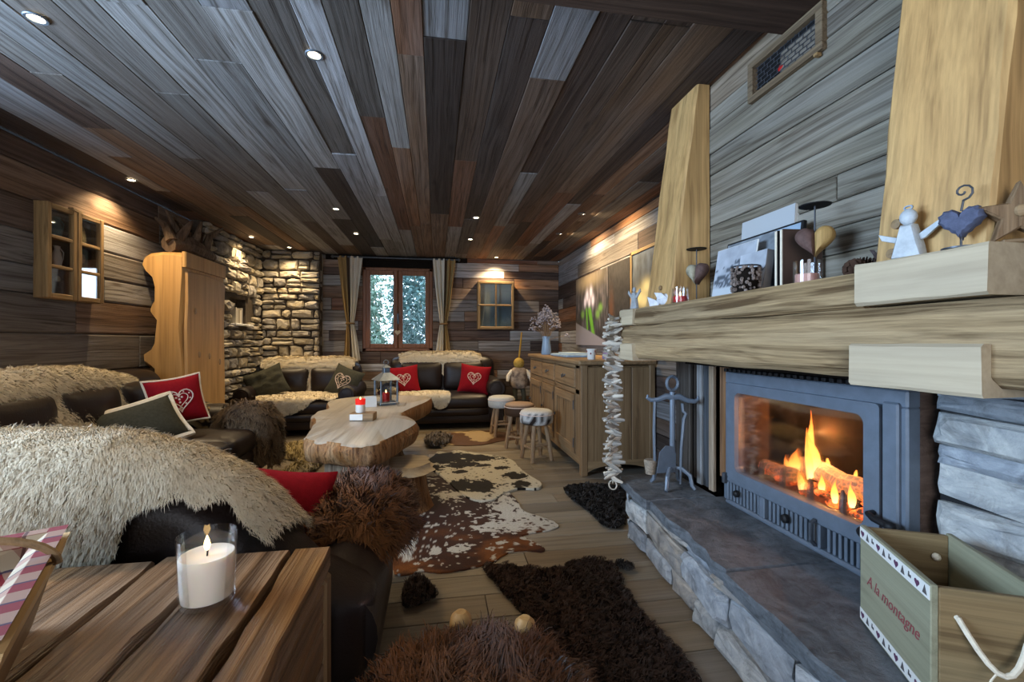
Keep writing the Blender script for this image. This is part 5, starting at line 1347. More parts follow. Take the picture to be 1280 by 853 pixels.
def col_iris(u, v):
    n = fbm(u*40, v*7, 3); c = np.outer(.012+.05*n, (1.0, .95, 1.0)); c = over(c, np.clip((n-.5)*2.2, 0, .55), C('#6d6468')); c = over(c, np.clip(blob(u, v, .3, .92, .5, .12)*.75, 0, 1), C('#8f8066'))
    for (x, y, s) in ((.40, .70, 1), (.52, .74, .9), (.47, .60, .8), (.33, .62, .8), (.58, .62, .9)): c = over(c, np.clip(blob(u, v, x, y, .045*s, .085*s)*1.2, 0, .9), C('#c6bfd0'))
    for (x0, x1) in ((.45, .60), (.5, .63), (.38, .42)):
        for k in range(14): t = k/13; c = over(c, np.clip(blob(u, v, x0+(x1-x0)*t, .50-.42*t, .018, .04), 0, .8), C('#5f9a2c'))
    for x, y in ((.25, .45), (.72, .42), (.8, .5)): c = over(c, np.clip(blob(u, v, x, y, .05, .05), 0, .7), C('#6f9a45'))
    return over(c, (v < .34-.30*u*1.0).astype(float), C('#7c7b86'))
def col_dark(u, v):
    n = fbm(u*25, v*25, 9); c = np.outer(.01+.035*n, (1, .9, .85)); return over(c, np.clip(blob(u, v, .15, .4, .12, .25)*.8, 0, 1), C('#5a3a26'))
def col_yellow(u, v):
    n = fbm(u*9, v*9, 19); c = over(np.outer(.02+.05*n, (1, .95, .8)), np.clip((v-.5)*2.2*n, 0, .8), C('#66707a'))
    for x, y in ((.3, .52), (.6, .62), (.5, .48)): c = over(c, np.clip(blob(u, v, x, y, .2, .08), 0, .95), C('#d6c48a'))
    return c
PZ0, PH = 1.05, .84
def wall_panel(name, label, y1, y0, colf, nx, ny, frame):
    t = thing(name, label, 'picture', (XR-.002, y1, PZ0)); w = y1-y0
    MB().box((-.014, -w/2, PH/2), (.026, w, PH)).build('canvas_block', M['black'], t, smooth=0)
    picture('print', t, lambda u, v, d: (-.0275-.001, -u, v), w, PH, nx, ny, colf)
    if frame:
        for (a, b, c, d, mt) in ((-.03, 0, -.03, PH+.03, 'rusticZ'), (w, w+.03, -.03, PH+.03, 'rusticZ'), (-.03, w+.03, PH, PH+.03, 'rusticY'), (-.03, w+.03, -.03, 0, 'rusticY')): MB().box((-.02, -(a+b)/2, (c+d)/2), (.04, b-a, d-c), bev=.004).build('frame_bar', M[mt], t)
wall_panel('flower_picture', 'large unframed iris flower print above sideboard', 5.60, 4.50, col_iris, 110, 84, False)
wall_panel('dark_picture', 'dark unframed print between flower prints', 4.49, 3.96, col_dark, 50, 60, False)
wall_panel('framed_picture', 'wood framed print of yellow blooms beside post', 3.90, 3.42, col_yellow, 50, 60, True)
MB().box((0, 0, .035), (.07, .002, .07)).build('card_sheet', M['white'], cdm, smooth=0)
picture('print', cdm, lambda u, v, d: (u-.035, -.002, v), .07, .07, 24, 24, lambda u, v: np.stack([.1+.5*fbm(u*6, v*6, 3), .1+.3*fbm(u*6, v*6, 7), .15+.35*fbm(u*6, v*6, 9)], 1))

# carved doll with hanging strap beside the sideboard
dl = thing('rag_doll', 'rag doll hanging by yellow strap beside sideboard', 'doll', (1.10, 5.95, .30))
MB().tube([(0, 0, .55), (.02, 0, .72), (.04, 0, .92)], [.012, .012, .01], 8).build('strap', plain('yellow_strap', C('#a8843a'), .9, .1), dl)
MB().ell((0, 0, .50), (.075, .07, .075), 14, 10).build('head', plain('straw_hair', C('#a88a44'), .95, .1, 0, .3, 60), dl)
MB().soft((0, 0, .30), (.20, .14, .30), .06, 8, (.02, .02, 0)).build('dress', plain('patchwork_dress', C('#5a4a4a'), .9, .1, 0, .5, 14, tone2=C('#b9a48c')), dl)
for s in (-1, 1): MB().tube([(s*.09, 0, .40), (s*.15, -.03, .33), (s*.16, -.05, .26)], [.03, .028, .02], 8).build('arm', M['cream'], dl); MB().tube([(s*.05, 0, .17), (s*.06, -.04, .08), (s*.06, -.06, .0)], [.035, .032, .03], 8).build('leg', M['greycloth'], dl)
cr = thing('wicker_stand', 'dark round wicker stand beneath the rag doll', 'stand', (1.10, 5.95, 0))
MB().lathe([(.0, 0), (.15, 0), (.17, .05), (.14, .15), (.16, .28), (.15, .298), (0, .298)], 24).build('woven_body', plain('dark_wicker', C('#2b211b'), .8, .2, 0, .4, 40, .5, 60), cr)
MB().tube([(.165*math.cos(a), .165*math.sin(a), .27) for a in [2*math.pi*i/24 for i in range(24)]], .012, 6, True).build('woven_rim', M['legwood'], cr)

# ------------------------------------------------------------------ carved pine wardrobe
wd = thing('carved_wardrobe', 'tall honey pine wardrobe carved from a log', 'wardrobe', (-2.2, 4.15, 0))
prof = [(-2.30, 0), (-2.30, .84), (-2.33, .87), (-2.385, .91), (-2.39, .96), (-2.33, 1.0), (-2.305, 1.05), (-2.295, 1.3), (-2.32, 1.33), (-2.345, 1.37), (-2.33, 1.41), (-2.305, 1.45), (-2.30, 1.58), (-2.32, 1.66), (-2.37, 1.71), (-2.395, 1.76), (-2.385, 1.80), (-2.34, 1.83), (-2.25, 1.845), (-2.12, 1.845), (-2.09, 1.83), (-2.085, 1.7), (-2.095, 1.2), (-2.08, .8), (-2.09, .4), (-2.08, 0)]
MB().prism([(x+2.2, z) for x, z in prof[::-1]], 0, .72, lambda u, v, w: (u, .72-w, v), inset=.03).build('body', M['honeyZ'], wd, smooth=45)
pd = [(.02, .04), (.70, .04), (.71, .6), (.69, 1.2), (.71, 1.66), (.40, 1.70), (.03, 1.69), (.035, 1.45), (.015, 1.2), (.025, .9), (.01, .5)]
MB().prism(pd, 0, .022, lambda u, v, w: (.112+w, u, v), inset=.008).build('door', M['honeyZ'], wd, smooth=40)
MB().prism([(.0, 1.72), (.73, 1.72), (.74, 1.845), (.0, 1.85)], 0, .03, lambda u, v, w: (.105+w, u, v), inset=.01).build('cornice', M['honeyZ'], wd, smooth=40)
for (y, z) in ((.22, .98), (.40, .96), (.60, .9), (.15, 1.36)): MB().ell((.134, y, z), (.008, .022, .03), 10, 6).build('carved_knot', M['legwood'], wd)
dw = thing('driftwood_root', 'gnarled dark driftwood root on top of wardrobe', 'driftwood', (-2.2, 4.34, 1.85)); dw.scale = (1.25, 1.35, 1.35)
q = random.Random(21); rootm = wood('dark_root_wood', C('#5a493c'), C('#8a7660'), .7, .8, 0, 1.4, .6, 'Z')
MB().tube([(-.02, -.1, .05), (0, .05, .08), (.02, .2, .06), (.03, .36, .05)], [.05, .07, .06, .03], 9).build('root_body', rootm, dw)
for i in range(9):
    a = q.uniform(-2.6, 2.6); y0 = -.1+i*.05; MB().tube([(0, y0, .07), (.05*math.sin(a), y0+q.uniform(-.04, .04), .14+q.uniform(0, .05)), (.10*math.sin(a), y0+q.uniform(-.08, .08), .19+q.uniform(0, .1))], [.035, .024, .008], 7).build('root_branch', rootm, dw)

# books in the niche
q = random.Random(2); y = 5.56
for i in range(8):
    w = q.uniform(.016, .026); h = q.uniform(.15, .185); t = thing('paperback_book', ['first', 'second', 'third', 'fourth', 'fifth', 'sixth', 'seventh', 'eighth'][i]+' book from the left in stone niche', 'book', (XS-.03, y+w/2, NICHE[2]+.001), 0, 'books in the stone niche')
    MB().box((0, 0, h/2), (.11, w-.003, h-.004)).build('pages', M['cream'], t, smooth=0)
    mb = MB(); mb.box((0, -w/2+.001, h/2), (.116, .0018, h)); mb.box((0, w/2-.001, h/2), (.116, .0018, h)); mb.box((.057, 0, h/2), (.002, w, h)); mb.build('cover', plain('book_cover', [C('#b9b3a6'), C('#8d8a88'), C('#c9c2b0'), C('#5c5550'), C('#a59a86'), C('#d0cabc')][i % 6], .6), t, smooth=0); y += w+.001

# ------------------------------------------------------------------ old window-frame wall cabinets
def cabinet(name, label, P, w, h, d, cols, rows, mats, skip=()):
    t = thing(name, label, 'cabinet', P)
    return t
fan_bg = plain('display_box_backing', C('#5c4e40'), .9, .1)
lc = thing('wall_cabinet', 'glazed cabinet of old window frames on left wall', 'cabinet', (XL+.001, 3.158, 1.365))
CW, CH, CD = .475, .59, .075
for (x0, x1, y0, y1, z0, z1, mt) in ((0, CD-.02, 0, .018, 0, CH, 'rusticZ'), (0, CD-.02, CW-.018, CW, 0, CH, 'rusticZ'), (0, CD-.02, .018, CW-.018, 0, .018, 'rusticY'), (0, CD-.02, .018, CW-.018, CH-.018, CH, 'rusticY')): MB().box(((x0+x1)/2, (y0+y1)/2, (z0+z1)/2), (x1-x0, y1-y0, z1-z0), bev=.003).build('case_board', M[mt], lc)
MB().box((.005, CW/2, CH/2), (.008, CW-.03, CH-.03)).build('backing', fan_bg, lc, smooth=0)
for zz in (.20, .385): MB().box((.034, CW/2, zz), (.046, CW-.04, .01)).build('shelf', M['rusticY'], lc, smooth=0)
for k, (a, b) in enumerate(((0, CW*.5-.002), (CW*.5+.002, CW))):
    dr = MB().box((CD-.01, a+.018, CH/2), (.024, .034, CH), bev=.004).build('door', M['rusticZ'], lc)
    MB().box((CD-.01, b-.018, CH/2), (.024, .034, CH), bev=.004).build('door_stile', M['rusticZ'], dr)
    for zz in (.017, .20, .385, CH-.017): MB().box((CD-.01, (a+b)/2, zz), (.02, b-a-.07, .03 if zz in (.017, CH-.017) else .02), bev=.003).build('glazing_bar', M['rusticY'], dr)
    for r, (z0, z1) in enumerate(((.03, .19), (.21, .375), (.395, .555))):
        if (k, r) == (0, 1): continue
        MB().box((CD-.012, (a+b)/2, (z0+z1)/2), (.003, b-a-.07, z1-z0)).build('glass_pane', M['glass'], dr, smooth=0)
MB().box((CD-.012, CW/2, CH+.004), (.03, .10, .02), (0, 0, R(6)), .003).build('top_chip', M['rusticY'], lc)
paint = [('pale_blue_display', '#5d7f86'), ('ivory_display', '#cbb98c'), ('grey_green_display', '#7c8678'), ('brown_display', '#6b4c30')]
def ornament(nm, label, P, kind, col, par=None):
    t = thing(nm, label, 'ornament', P); m = plain(nm+'_glaze', C(col), .5, .4)
    if kind == 'jug': MB().lathe([(0, 0), (.03, 0), (.04, .04), (.03, .08), (.02, .1), (.026, .12), (.022, .118), (0, .03)], 16).build('body', m, t); MB().tube([(0, .026, .11), (0, .055, .09), (0, .05, .05), (0, .036, .04)], .005, 6).build('handle', m, t)
    if kind == 'bell': MB().lathe([(.04, 0), (.036, .03), (.03, .08), (.012, .11), (0, .115)], 16).build('body', m, t); MB().tube([(.012*math.cos(a), 0, .122+.012*math.sin(a)) for a in [i*.7 for i in range(9)]], .003, 5, True).build('ring', M['iron'], t)
    if kind == 'figure': MB().lathe([(0, 0), (.03, 0), (.034, .03), (.02, .07), (.014, .085)], 14).build('robe', m, t); MB().ell((0, 0, .10), (.016, .016, .018), 10, 8).build('head', M['cream'], t)
    if kind == 'board': MB().soft((0, 0, .07), (.012, .10, .14), .005, 5).build('panel', m, t); MB().ell((.008, 0, .08), (.003, .02, .03), 10, 6).build('motif', M['cream'], t)
    return t
L0 = (XL+.034, 3.158, 1.365)
for (nm, lb, dy, dz, kd, cl) in (('glass_bottle', 'blue jug in top left pane of left cabinet', .13, .392, 'jug', '#5d7f86'), ('brass_bell', 'ivory bell in top right pane of left cabinet', .33, .392, 'bell', '#cbb98c'), ('small_jug', 'grey jug in open middle pane of left cabinet', .13, .207, 'jug', '#8a8278'),
                                 ('painted_board', 'grey green painted board in left cabinet middle right', .34, .207, 'board', '#7c8c86'), ('wooden_figure', 'brown robed figure at bottom left of left cabinet', .14, .02, 'figure', '#3a2a1e'), ('painted_board', 'mauve grey board at bottom right of left cabinet', .34, .02, 'board', '#7d7680')):
    ornament(nm, lb, (L0[0], L0[1]+dy, L0[2]+dz), kd, cl).scale = (.5, .95, 1.1)
bc_ = thing('wall_cabinet', 'four pane glazed display cabinet on back wall', 'cabinet', (.585, YB-.001, 1.27))
CW2, CH2, CD2 = .525, .69, .14
for (x0, x1, z0, z1, mt) in ((0, .016, 0, CH2, 'rusticZ'), (CW2-.016, CW2, 0, CH2, 'rusticZ'), (.016, CW2-.016, 0, .016, 'rusticX'), (.016, CW2-.016, CH2-.016, CH2, 'rusticX')): MB().box(((x0+x1)/2, -CD2/2+.01, (z0+z1)/2), (x1-x0, CD2-.02, z1-z0), bev=.003).build('case_board', M[mt], bc_)
picture('painted_back', bc_, lambda u, v, d: (.016+u, -.012, .016+v), CW2-.032, CH2-.032, 40, 50, lambda u, v: over(over(np.outer(.05+.1*fbm(u*4, v*4, 3), (.7, 1.1, 1.3)), np.clip((v-.45)*2.4, 0, .8), C('#c2c8c0')), np.clip(blob(u, v, .28, .62, .09, .25), 0, .7), C('#d8cfa8')))
dr = MB().box((.018, -CD2, CH2/2), (.036, .022, CH2), bev=.004).build('door', M['rusticZ'], bc_)
for x in (CW2-.018, CW2/2): MB().box((x, -CD2, CH2/2), (.036 if x > .4 else .026, .022, CH2), bev=.004).build('door_stile', M['rusticZ'], dr)
for z in (.02, CH2/2, CH2-.02): MB().box((CW2/2, -CD2-.001, z), (CW2-.06, .022, .036 if z != CH2/2 else .024), bev=.004).build('glazing_bar', M['rusticX'], dr)
for (x, z) in ((.14, .18), (.385, .18), (.14, .51), (.385, .51)): MB().box((x, -CD2+.003, z), (.21, .003, .30)).build('glass_pane', M['glass'], dr, smooth=0)
MB().ell((.012, -CD2-.016, CH2/2), (.012, .01, .012), 8, 6).build('catch', M['iron'], dr)

# ------------------------------------------------------------------ curtains
def curtain(label, xt0, xt1, xc, xb0, xb1, seed, flip):
    t = thing('curtain', label, 'curtain', (xc, YB-.075, .83), 0, 'curtains at the back window'); H = 1.44; nx, nz = 48, 40; vs = []; cols = []; fs = []
    for k in range(nz+1):
        f = k/nz; z = H*f; zt = .355
        if f >= zt: g_ = ((f-zt)/(1-zt))**.8; a = (xc-.045)*(1-g_)+xt0*g_; b = (xc+.045)*(1-g_)+xt1*g_
        else: g_ = ((zt-f)/zt)**.75; a = (xc-.045)*(1-g_)+xb0*g_; b = (xc+.045)*(1-g_)+xb1*g_
        for i in range(nx+1):
            u = i/nx; amp = .030*min(1, (b-a)/.2)
            vs.append((a+(b-a)*u-xc, amp*math.sin(u*6.28*4.5+seed+f)*.9+.01*math.sin(f*9+u*5), z))
            uu = 1-u if flip else u
            cols.append(C('#9a8055') if uu < .36 else C('#4d4034') if uu < .50 else C('#cfc7b6'))
    for k in range(nz):
        for i in range(nx): fs.append((k*(nx+1)+i, k*(nx+1)+i+1, (k+1)*(nx+1)+i+1, (k+1)*(nx+1)+i))
    me = MB().add(vs, fs).mesh('curtain_cloth', 80); color_attr(me, np.array(cols)); link('curtain_cloth', me, clothv, t)
    MB().tube([(.052*math.cos(a), .04*math.sin(a), H*.355) for a in [2*math.pi*i/20 for i in range(20)]], .012, 8, True).build('tie_back', plain('curtain_tie', C('#6a5438'), .9, .1), t)
clothv = vcol('curtain_fabric', .9, .1, .12, 200, .2)
curtain('striped cream curtain left of the back window', -1.345, -1.0, -1.17, -1.26, -1.03, 0, False)
curtain('striped cream curtain right of the back window', -.05, .275, .10, -.02, .21, 2, True)
rd = thing('curtain_rod', 'dark curtain rod above the back window', 'curtain rod', (-.53, YB-.075, 2.262)); MB().tube([(-.86, 0, 0), (.84, 0, 0)], .011, 10).build('rod', M['iron'], rd)
for x in (-.87, .85): MB().ell((x, 0, 0), (.022, .022, .022), 10, 8).build('finial', M['iron'], rd)
for x in (-.6, .6): MB().box((x, .035, .0), (.016, .08, .02)).build('rod_bracket', M['iron'], rd, smooth=0)
hh = thing('heart_hanger', 'small wooden heart hanging on window handle', 'ornament', (xm, YB-.065, 1.22))
MB().prism(heart2(0, .0, .042), -.006, .006, lambda u, v, w: (u, -w, v), .003).build('heart', M['endgrain'], hh); MB().tube([(0, 0, .03), (-.006, 0, .08), (0, 0, .12), (.006, 0, .08), (0, 0, .03)], .002, 5).build('cord', M['dark'], hh)

# ------------------------------------------------------------------ lantern and candle box on the table
TT = .532
ln = thing('metal_lantern', 'zinc lantern with red candle on coffee table', 'lantern', (-.445, 4.16, TT), R(28))
zinc = plain('aged_zinc', C('#6c757e'), .45, .5, .6, .2, 20)
MB().box((0, 0, .012), (.18, .18, .024), bev=.005).build('base_plate', zinc, ln)
for x in (-.075, .075):
    for y in (-.075, .075): MB().box((x, y, .12), (.014, .014, .20), bev=.003).build('corner_post', zinc, ln)
for (x, y, sx_, sy_) in ((0, -.075, .14, .002), (0, .075, .14, .002), (-.075, 0, .002, .14), (.075, 0, .002, .14)): MB().box((x, y, .12), (sx_, sy_, .19)).build('glass_pane', M['glass'], ln, smooth=0)
MB().add([(-.1, -.1, .22), (.1, -.1, .22), (.1, .1, .22), (-.1, .1, .22), (-.03, -.03, .285), (.03, -.03, .285), (.03, .03, .285), (-.03, .03, .285)], [(3, 2, 1, 0), (0, 1, 5, 4), (1, 2, 6, 5), (2, 3, 7, 6), (3, 0, 4, 7), (4, 5, 6, 7)]).build('roof', zinc, ln, smooth=0)
MB().box((0, 0, .305), (.055, .055, .05), bev=.004).build('chimney', zinc, ln); MB().add([(-.035, -.035, .33), (.035, -.035, .33), (.035, .035, .33), (-.035, .035, .33), (0, 0, .36)], [(3, 2, 1, 0), (0, 1, 4), (1, 2, 4), (2, 3, 4), (3, 0, 4)]).build('chimney_cap', zinc, ln, smooth=0)
MB().tube([(.022*math.cos(a), 0, .375+.022*math.sin(a)) for a in [2*math.pi*i/14 for i in range(14)]], .004, 6, True).build('ring', zinc, ln)
MB().lathe([(0, .025), (.032, .025), (.032, .10), (.028, .105), (0, .10)], 20).build('candle', M['redwax'], ln); cflame(ln, .10, .03)
light('lantern_glow', 'POINT', (0, 0, .112), .25, (1, .5, .2), parent=ln, shadow_soft_size=.004)
cb = thing('candle_box', 'red candle in white cup on small wooden box', 'candle', (-.52, 3.37, TT), R(-6))
MB().box((0, 0, .026), (.17, .11, .052), bev=.004).build('box', M['oakX'], cb); MB().box((-.035, -.056, .026), (.09, .003, .042)).build('white_label', M['white'], cb, smooth=0)
MB().lathe([(0, .0525), (.030, .0525), (.033, .06), (.033, .11), (0, .11)], 20, (-.02, 0, 0)).build('cup', M['white'], cb); MB().lathe([(0, .1105), (.034, .1105), (.035, .15), (.033, .15), (.031, .145), (0, .143)], 20, (-.02, 0, 0)).build('red_glass', emis('lit_red_candle', C('#c22018'), .5), cb); cflame(cb, .143, .022, -.02)
pc = thing('menu_card', 'white folded card beside lantern on the table', 'card', (-.56, 4.02, TT), R(15)); MB().add([(-.05, -.02, 0), (.05, -.02, 0), (.05, 0, .09), (-.05, 0, .09), (.05, .02, 0), (-.05, .02, 0)], [(0, 1, 2, 3), (3, 2, 4, 5)]).build('card_sheet', M['white'], pc, smooth=0)
ga = thing('glass_bowl', 'small clear glass bowl right of lantern', 'bowl', (-.30, 4.02, TT)); MB().lathe([(0, 0), (.035, 0), (.05, .03), (.048, .03), (.033, .004), (0, .004)], 20).build('bowl', M['glasshold'], ga)

# ------------------------------------------------------------------ things on the mantel
MZ = 1.2665
def heart_stand(label, loc, rz, cA, cB):
    t = thing('heart_candle_holder', label, 'ornament', loc, rz, 'heart candle holders on the mantel')
    MB().lathe([(0, 0), (.032, 0), (.03, .006), (.006, .01), (0, .01)], 20).build('foot', M['iron'], t)
    MB().tube([(0, 0, .008), (0, 0, .25)], .0025, 6).build('spike', M['iron'], t)
    MB().lathe([(0, .249), (.042, .249), (.044, .252), (.012, .256), (0, .256)], 24).build('drip_plate', M['black'], t)
    for s, m in ((-1, cA), (1, cB)):
        pts = [(x, y) for x, y in heart2(0, 0, .052, 40) if s*x >= -1e-6]
        MB().prism(pts if s > 0 else pts, -.02, .02, lambda u, v, w: (u, -w, .145+v), .012).build('heart_half', m, t, smooth=60)
    return t
hw1, hw2 = plain('carved_dark_heart', C('#5b4640'), .7, .2, 0, .3, 50), wood('pale_heart_wood', C('#b9955c'), C('#a5875a'), .35, .6, .2, 1.5, .2, 'Z')
hw3 = plain('painted_pale_heart', C('#8d8672'), .7, .2, 0, .5, 35)
heart_stand('two tone heart candle holder near far post', (1.165, 1.865, MZ), R(-70), hw3, hw1)
heart_stand('pale wooden heart candle holder beside picture frames', (1.15, 1.205, MZ), R(-50), hw1, hw2)
def votive(label, loc, m, lit=True, r=.036):
    t = thing('votive_glass', label, 'candle', loc, 0, 'votive glasses on the mantel')
    MB().lathe([(0, 0), (r-.003, 0), (r, .004), (r, .072), (r-.002, .072), (r-.004, .006), (0, .006)], 24).build('glass_holder', M['glasshold'], t)
    MB().lathe([(0, .0065), (r-.005, .0065), (r-.0045, .032), (0, .03)], 20).build('wax', m, t)
    if lit: cflame(t, .032, .02)
votive('red votive candle burning in glass on mantel', (1.07, 1.84, MZ), M['redwax']); votive('pink votive candle in glass under pale heart', (1.09, 1.17, MZ), M['pinkwax'], False)
def flat_picture(name, label, loc, rz, w, h, tilt, colf, edge=.02, edgem=None, border=0.0, nx=30, ny=24):
    t = thing(name, label, 'picture', loc, rz); Tm = Matrix.Rotation(tilt, 3, 'X'); em_ = edgem or M['white']
    o = MB().box((0, edge/2, h/2), (w, edge, h), bev=.002).build('panel', em_, t, smooth=0); 
    p = picture('print', t, lambda u, v, d: (-w/2+border+u, -.0012, border+v), w-2*border, h-2*border, nx, ny, colf)
    t.rotation_euler = (tilt, 0, rz); return t
def col_snow(u, v):
    n = fbm(u*7, v*7, 4); c = np.outer(.28+.25*n, (.92, .97, 1.06)); ridge = .55+.25*fbm(u*5, v*0, 8)
    c = over(c, ((v < ridge) & (fbm(u*16, v*16, 6) > .52)).astype(float)*.85, C('#333b44')); return over(c, (v < .24).astype(float), C('#b9bdc0'))
def col_sketch(u, v):
    n = fbm(u*22, v*22, 5); c = np.tile(C('#a9acae'), (len(u), 1)); return over(c, ((n > .56) & (v < .62) & (u > .2)).astype(float)*.6, C('#6b7680'))
def col_forest(u, v):
    n = fbm(u*12, v*12, 15); c = np.outer(.08+.25*n, (.9, 1, 1.1)); c = over(c, (u > .72).astype(float), C('#8ea0b2')); return over(c, ((v < .25) & (u > .72)).astype(float)*.7, C('#4d6d86'))
RZ = R(-90)
flat_picture('canvas_print', 'pale sketch canvas leaning at the back of mantel', (1.236, 1.54, MZ), RZ, .28, .325, R(-4), col_sketch)
flat_picture('framed_photo', 'black framed forest photo leaning on mantel', (1.195, 1.525, MZ), RZ, .40, .245, R(-6), col_forest, .016, M['black'], .008)
flat_picture('snow_print', 'snowy mountain print leaning in front on mantel', (1.14, 1.60, MZ), RZ, .24, .215, R(-9), col_snow, .006, M['white'], .003)
flat_picture('small_canvas', 'small thick edged snow canvas on the mantel', (1.125, 1.47, MZ), RZ, .14, .16, R(-8), lambda u, v: col_snow(u*.6, v*.7+.28), .03, plain('grey_canvas_edge', C('#8a827c'), .9, .1))
bks = thing('slim_book', 'dark slim book standing at end of picture row', 'book', (1.185, 1.318, MZ), R(-4)); MB().box((0, 0, .10), (.14, .012, .20), bev=.001).build('cover', M['black'], bks, smooth=0); MB().box((-.004, .0, .10), (.136, .009, .196)).build('pages', M['cream'], bks, smooth=0)
bks = thing('slim_book', 'brown slim book next to the dark one', 'book', (1.185, 1.295, MZ), R(-4)); MB().box((0, 0, .10), (.14, .012, .20), bev=.001).build('cover', plain('brown_book', C('#4a382e'), .7), bks, smooth=0); MB().box((-.004, .0, .10), (.136, .009, .196)).build('pages', M['cream'], bks, smooth=0)
tb_ = thing('twig_pot', 'round pot woven of twigs and berries on mantel', 'pot', (1.065, 1.405, MZ))
MB().lathe([(0, .0), (.035, 0), (.042, .03), (.04, .085), (.036, .085), (.036, .01), (0, .01)], 20).build('inner_pot', M['dark'], tb_)
q = random.Random(8); mt_ = MB()
for i in range(150): a = q.uniform(0, 6.28); z = q.uniform(.006, .09); mt_.ell((.043*math.cos(a), .043*math.sin(a), z), (q.uniform(.004, .008),)*3, 5, 4)
o = mt_.build('twig_coating', plain('mixed_twig_bits', C('#3a2a26'), .8, .2, 0, .5, 80, tone2=C('#9a8a80')), tb_); o['kind'] = 'stuff'
MB().tube([(.045*math.cos(a), .045*math.sin(a), .092) for a in [2*math.pi*i/20 for i in range(20)]], .003, 5, True).build('wire_rim', M['iron'], tb_)
def pinecone(label, loc, rot):
    t = thing('pine_cone', label, 'pine cone', loc, 0, 'pine cones on the mantel'); t.rotation_euler = rot; m = plain('cone_scales', C('#3b281d'), .8, .2, 0, .3, 60); core = MB().ell((0, 0, .03), (.018, .018, .03), 10, 8).build('core', m, t); mb = MB()
    for i in range(60):
        f = i/59; a = i*2.4; r = .026*math.sin(math.pi*(f*.8+.15)); z = .06*f; mb.prism([(-.006, 0), (.006, 0), (.008, .010), (0, .014), (-.008, .010)], -.001, .001, lambda u, v, w, a=a, r=r, z=z: ((r*.6+v)*math.cos(a)-u*math.sin(a), (r*.6+v)*math.sin(a)+u*math.cos(a), z+v*.4+w))
    o = mb.build('scales', m, t, smooth=0); o['kind'] = 'stuff'; return t
pinecone('pine cone standing against the chimney breast boards', (1.13, 1.07, MZ+.028), (R(80), 0, R(30))); pinecone('pine cone lying close to the timber block', (1.09, 1.03, MZ+.026), (R(85), 0, R(110)))
rb = thing('ribbon_bow', 'purple and white checked ribbon beside pine cones', 'ribbon', (1.14, 1.0, MZ)); rbm = plain('purple_check_ribbon', C('#6d4a6e'), .8, .1, 0, .4, 60, tone2=C('#d0c8d0'))
for (a, hgt, s) in ((.3, .09, .02), (-.3, .07, -.02)): MB().add([(-.008, s*0, 0), (.008, 0, 0), (.010+a*.06, s, hgt*.6), (-.006+a*.06, s, hgt*.6), (.012+a*.1, s*.5, hgt), (-.004+a*.1, s*.5, hgt)], [(0, 1, 2, 3), (3, 2, 4, 5)]).build('ribbon_tail', rbm, rb, smooth=0)
MB().ell((0, 0, .012), (.014, .01, .012), 10, 6).build('knot', rbm, rb)

BZ = 1.2835
an = thing('angel_figurine', 'frosted white angel figurine before broad post', 'figurine', (1.035, .835, BZ), R(-80))
angm = plain('frosted_white_ceramic', C('#a8adb0'), .5, .4, 0, .2, 40); 
MB().prism([(-.03, 0), (.03, 0), (.024, .03), (.012, .075), (-.012, .075), (-.024, .03)], -.012, .012, lambda u, v, w: (u, -w, v), .005).build('robe', angm, an, smooth=45)
MB().ell((0, 0, .092), (.017, .012, .018), 14, 10).build('head', angm, an, smooth=70)
MB().tube([(.008*math.cos(a), 0, .113+.004*math.sin(a)) for a in [2*math.pi*i/12 for i in range(12)]], .002, 5, True).build('halo', zinc, an)
for s in (-1, 1): MB().prism([(s*.008, .045), (s*.062, .078 if s > 0 else .066), (s*.055, .062 if s > 0 else .05), (s*.03, .04), (s*.012, .035)][::s], -.003, .003, lambda u, v, w: (u, -w+.004, v), .0015).build('wing', angm, an)
hf = thing('heart_figurine', 'slate blue knitted heart with wire curl', 'figurine', (1.03, .73, BZ), R(-75)); hm = plain('slate_blue_knit', C('#4d5266'), .8, .2, 0, .25, 70, .5, 90)
MB().lathe([(0, 0), (.03, 0), (.03, .003), (0, .003)], 20).build('foot', M['iron'], hf); MB().tube([(0, 0, .002), (0, 0, .03)], .002, 6).build('stem', M['iron'], hf)
hp = heart2(0, 0, .034, 40); hp = [(x*(1.06 if i % 2 else .97), y*(1.06 if i % 2 else .97)) for i, (x, y) in enumerate(hp)]
MB().prism(hp, -.01, .01, lambda u, v, w: (u, -w, .055+v), .006).build('heart', hm, hf, smooth=40)
MB().tube([(.004+.0+(.018-.0012*i)*math.cos(i*.6-1.6), -.004, .112+(.018-.0012*i)*math.sin(i*.6-1.6)) for i in range(14)], .002, 6).build('wire_curl', M['iron'], hf); MB().tube([(0, 0, .075), (.004, -.002, .094)], .002, 6).build('wire_neck', M['iron'], hf)
sr = thing('wooden_star', 'rough wooden star figure at mantel end', 'figurine', (1.08, .672, BZ), R(-40)); 
pts = []
for i in range(10): a = R(90+36*i); r = .062 if i % 2 == 0 else .027; pts.append((r*math.cos(a), .055+r*math.sin(a)))
MB().prism(pts, -.011, .011, lambda u, v, w: (u, -w, v), .004).build('star', wood('burnt_star_wood', C('#7a5a3c'), C('#a08a6c'), .6, .7, .2, 1.4, .3, 'Z'), sr, smooth=30); MB().box((0, 0, .004), (.05, .03, .008), bev=.002).build('foot', M['oakX'], sr); MB().ell((.0, -.012, .06), (.010, .006, .012), 8, 6).build('acorn', M['oakX'], sr)
sa = thing('grey_figurine', 'small grey wooden angel at far mantel end', 'figurine', (1.02, 2.20, 1.2685), R(-80)); gm_ = plain('grey_driftwood_paint', C('#8f9294'), .7, .2, 0, .2, 40)
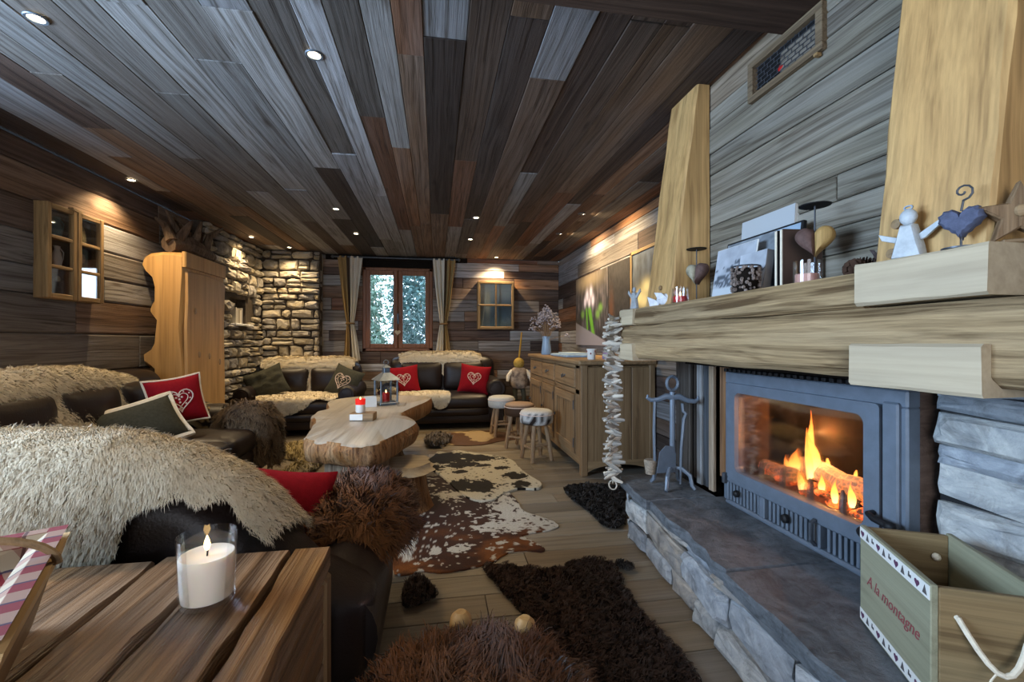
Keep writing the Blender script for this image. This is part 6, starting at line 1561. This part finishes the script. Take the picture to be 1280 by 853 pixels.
MB().prism([(-.028, 0), (.028, 0), (.02, .04), (.012, .085), (-.012, .085), (-.02, .04)], -.008, .008, lambda u, v, w: (u, -w, v), .003).build('body', gm_, sa)
MB().ell((0, 0, .10), (.012, .009, .014), 10, 8).build('head', gm_, sa, smooth=70)
for s in (-1, 1): MB().prism([(s*.008, .06), (s*.05, .10), (s*.055, .085), (s*.02, .05)][::s], -.003, .003, lambda u, v, w: (u, -w, v), .001).build('wing', gm_, sa)
bd = thing('felt_bird', 'white and pink felt bird on the mantel', 'ornament', (1.07, 1.965, MZ), R(-60)); fm_ = plain('white_felt', C('#c6c6c8'), .95, .1, 0, .15, 50)
MB().ell((0, 0, .03), (.05, .022, .028), 14, 10).build('body', fm_, bd, smooth=70); MB().ell((.045, 0, .058), (.02, .016, .018), 12, 8).build('head', M['pinkwax'], bd, smooth=70)
MB().prism([(-.03, .02), (-.10, .05), (-.085, .0), (-.04, .0)], -.004, .004, lambda u, v, w: (u, -w, v), .001).build('tail', fm_, bd); MB().prism([(-.03, .03), (.02, .035), (-.01, .06), (-.05, .065)], -.003, .003, lambda u, v, w: (u, -.02-w, v), .001).build('wing', fm_, bd)

# ------------------------------------------------------------------ recessed ceiling lights
lens = emis('lamp_lens', (1.0, .80, .50), 14.0); lens_off = plain('tilted_lamp_lens', C('#6f6a60'), .3, .5)
names = ['nearest the left wall overhead', 'second from the near left end', 'above the left glazed cabinet', 'above the stone niche', 'above the stone corner', 'above the coffee table left side', 'in front of the window left side', 'above the right cowhide rug', 'nearest the window right side', 'over the dark picture', 'over the iris picture', 'above the back wall cabinet']
pos_ = [(-1.463, 1.932), (-.503, 1.986), (-2.235, 3.757), (-2.10, 5.588), (-1.85, 6.12), (-.896, 4.27), (-.882, 5.216), (.381, 4.347), (.396, 5.278), (1.348, 4.045), (1.352, 4.839), (.85, 6.36)]
for i, ((x, y), nm) in enumerate(zip(pos_, names)):
    t = thing('ceiling_spotlight', 'recessed ceiling spotlight '+nm, 'spotlight', (x, y, ZC), 0, 'recessed ceiling spotlights')
    tilt = i in (9, 10)
    MB().lathe([(.024, 0), (.036, 0), (.037, -.004), (.034, -.007), (.026, -.006), (.024, 0)], 24).build('trim_ring', M['iron'] if tilt else zinc, t)
    MB().lathe([(0, -.002), (.0235, -.002), (.0235, .002), (0, .002)], 20).build('lens', lens_off if tilt else lens, t)
    light('spot_beam', 'SPOT', (0, 0, -.015), SPOT_W*(1.5 if i in (2, 3, 4) else 2.2 if i == 11 else 2.2 if tilt else 1.0), SPOT_C, (0, R(-42) if tilt else 0, 0), t, spot_size=R(125), spot_blend=1.0, shadow_soft_size=.018)
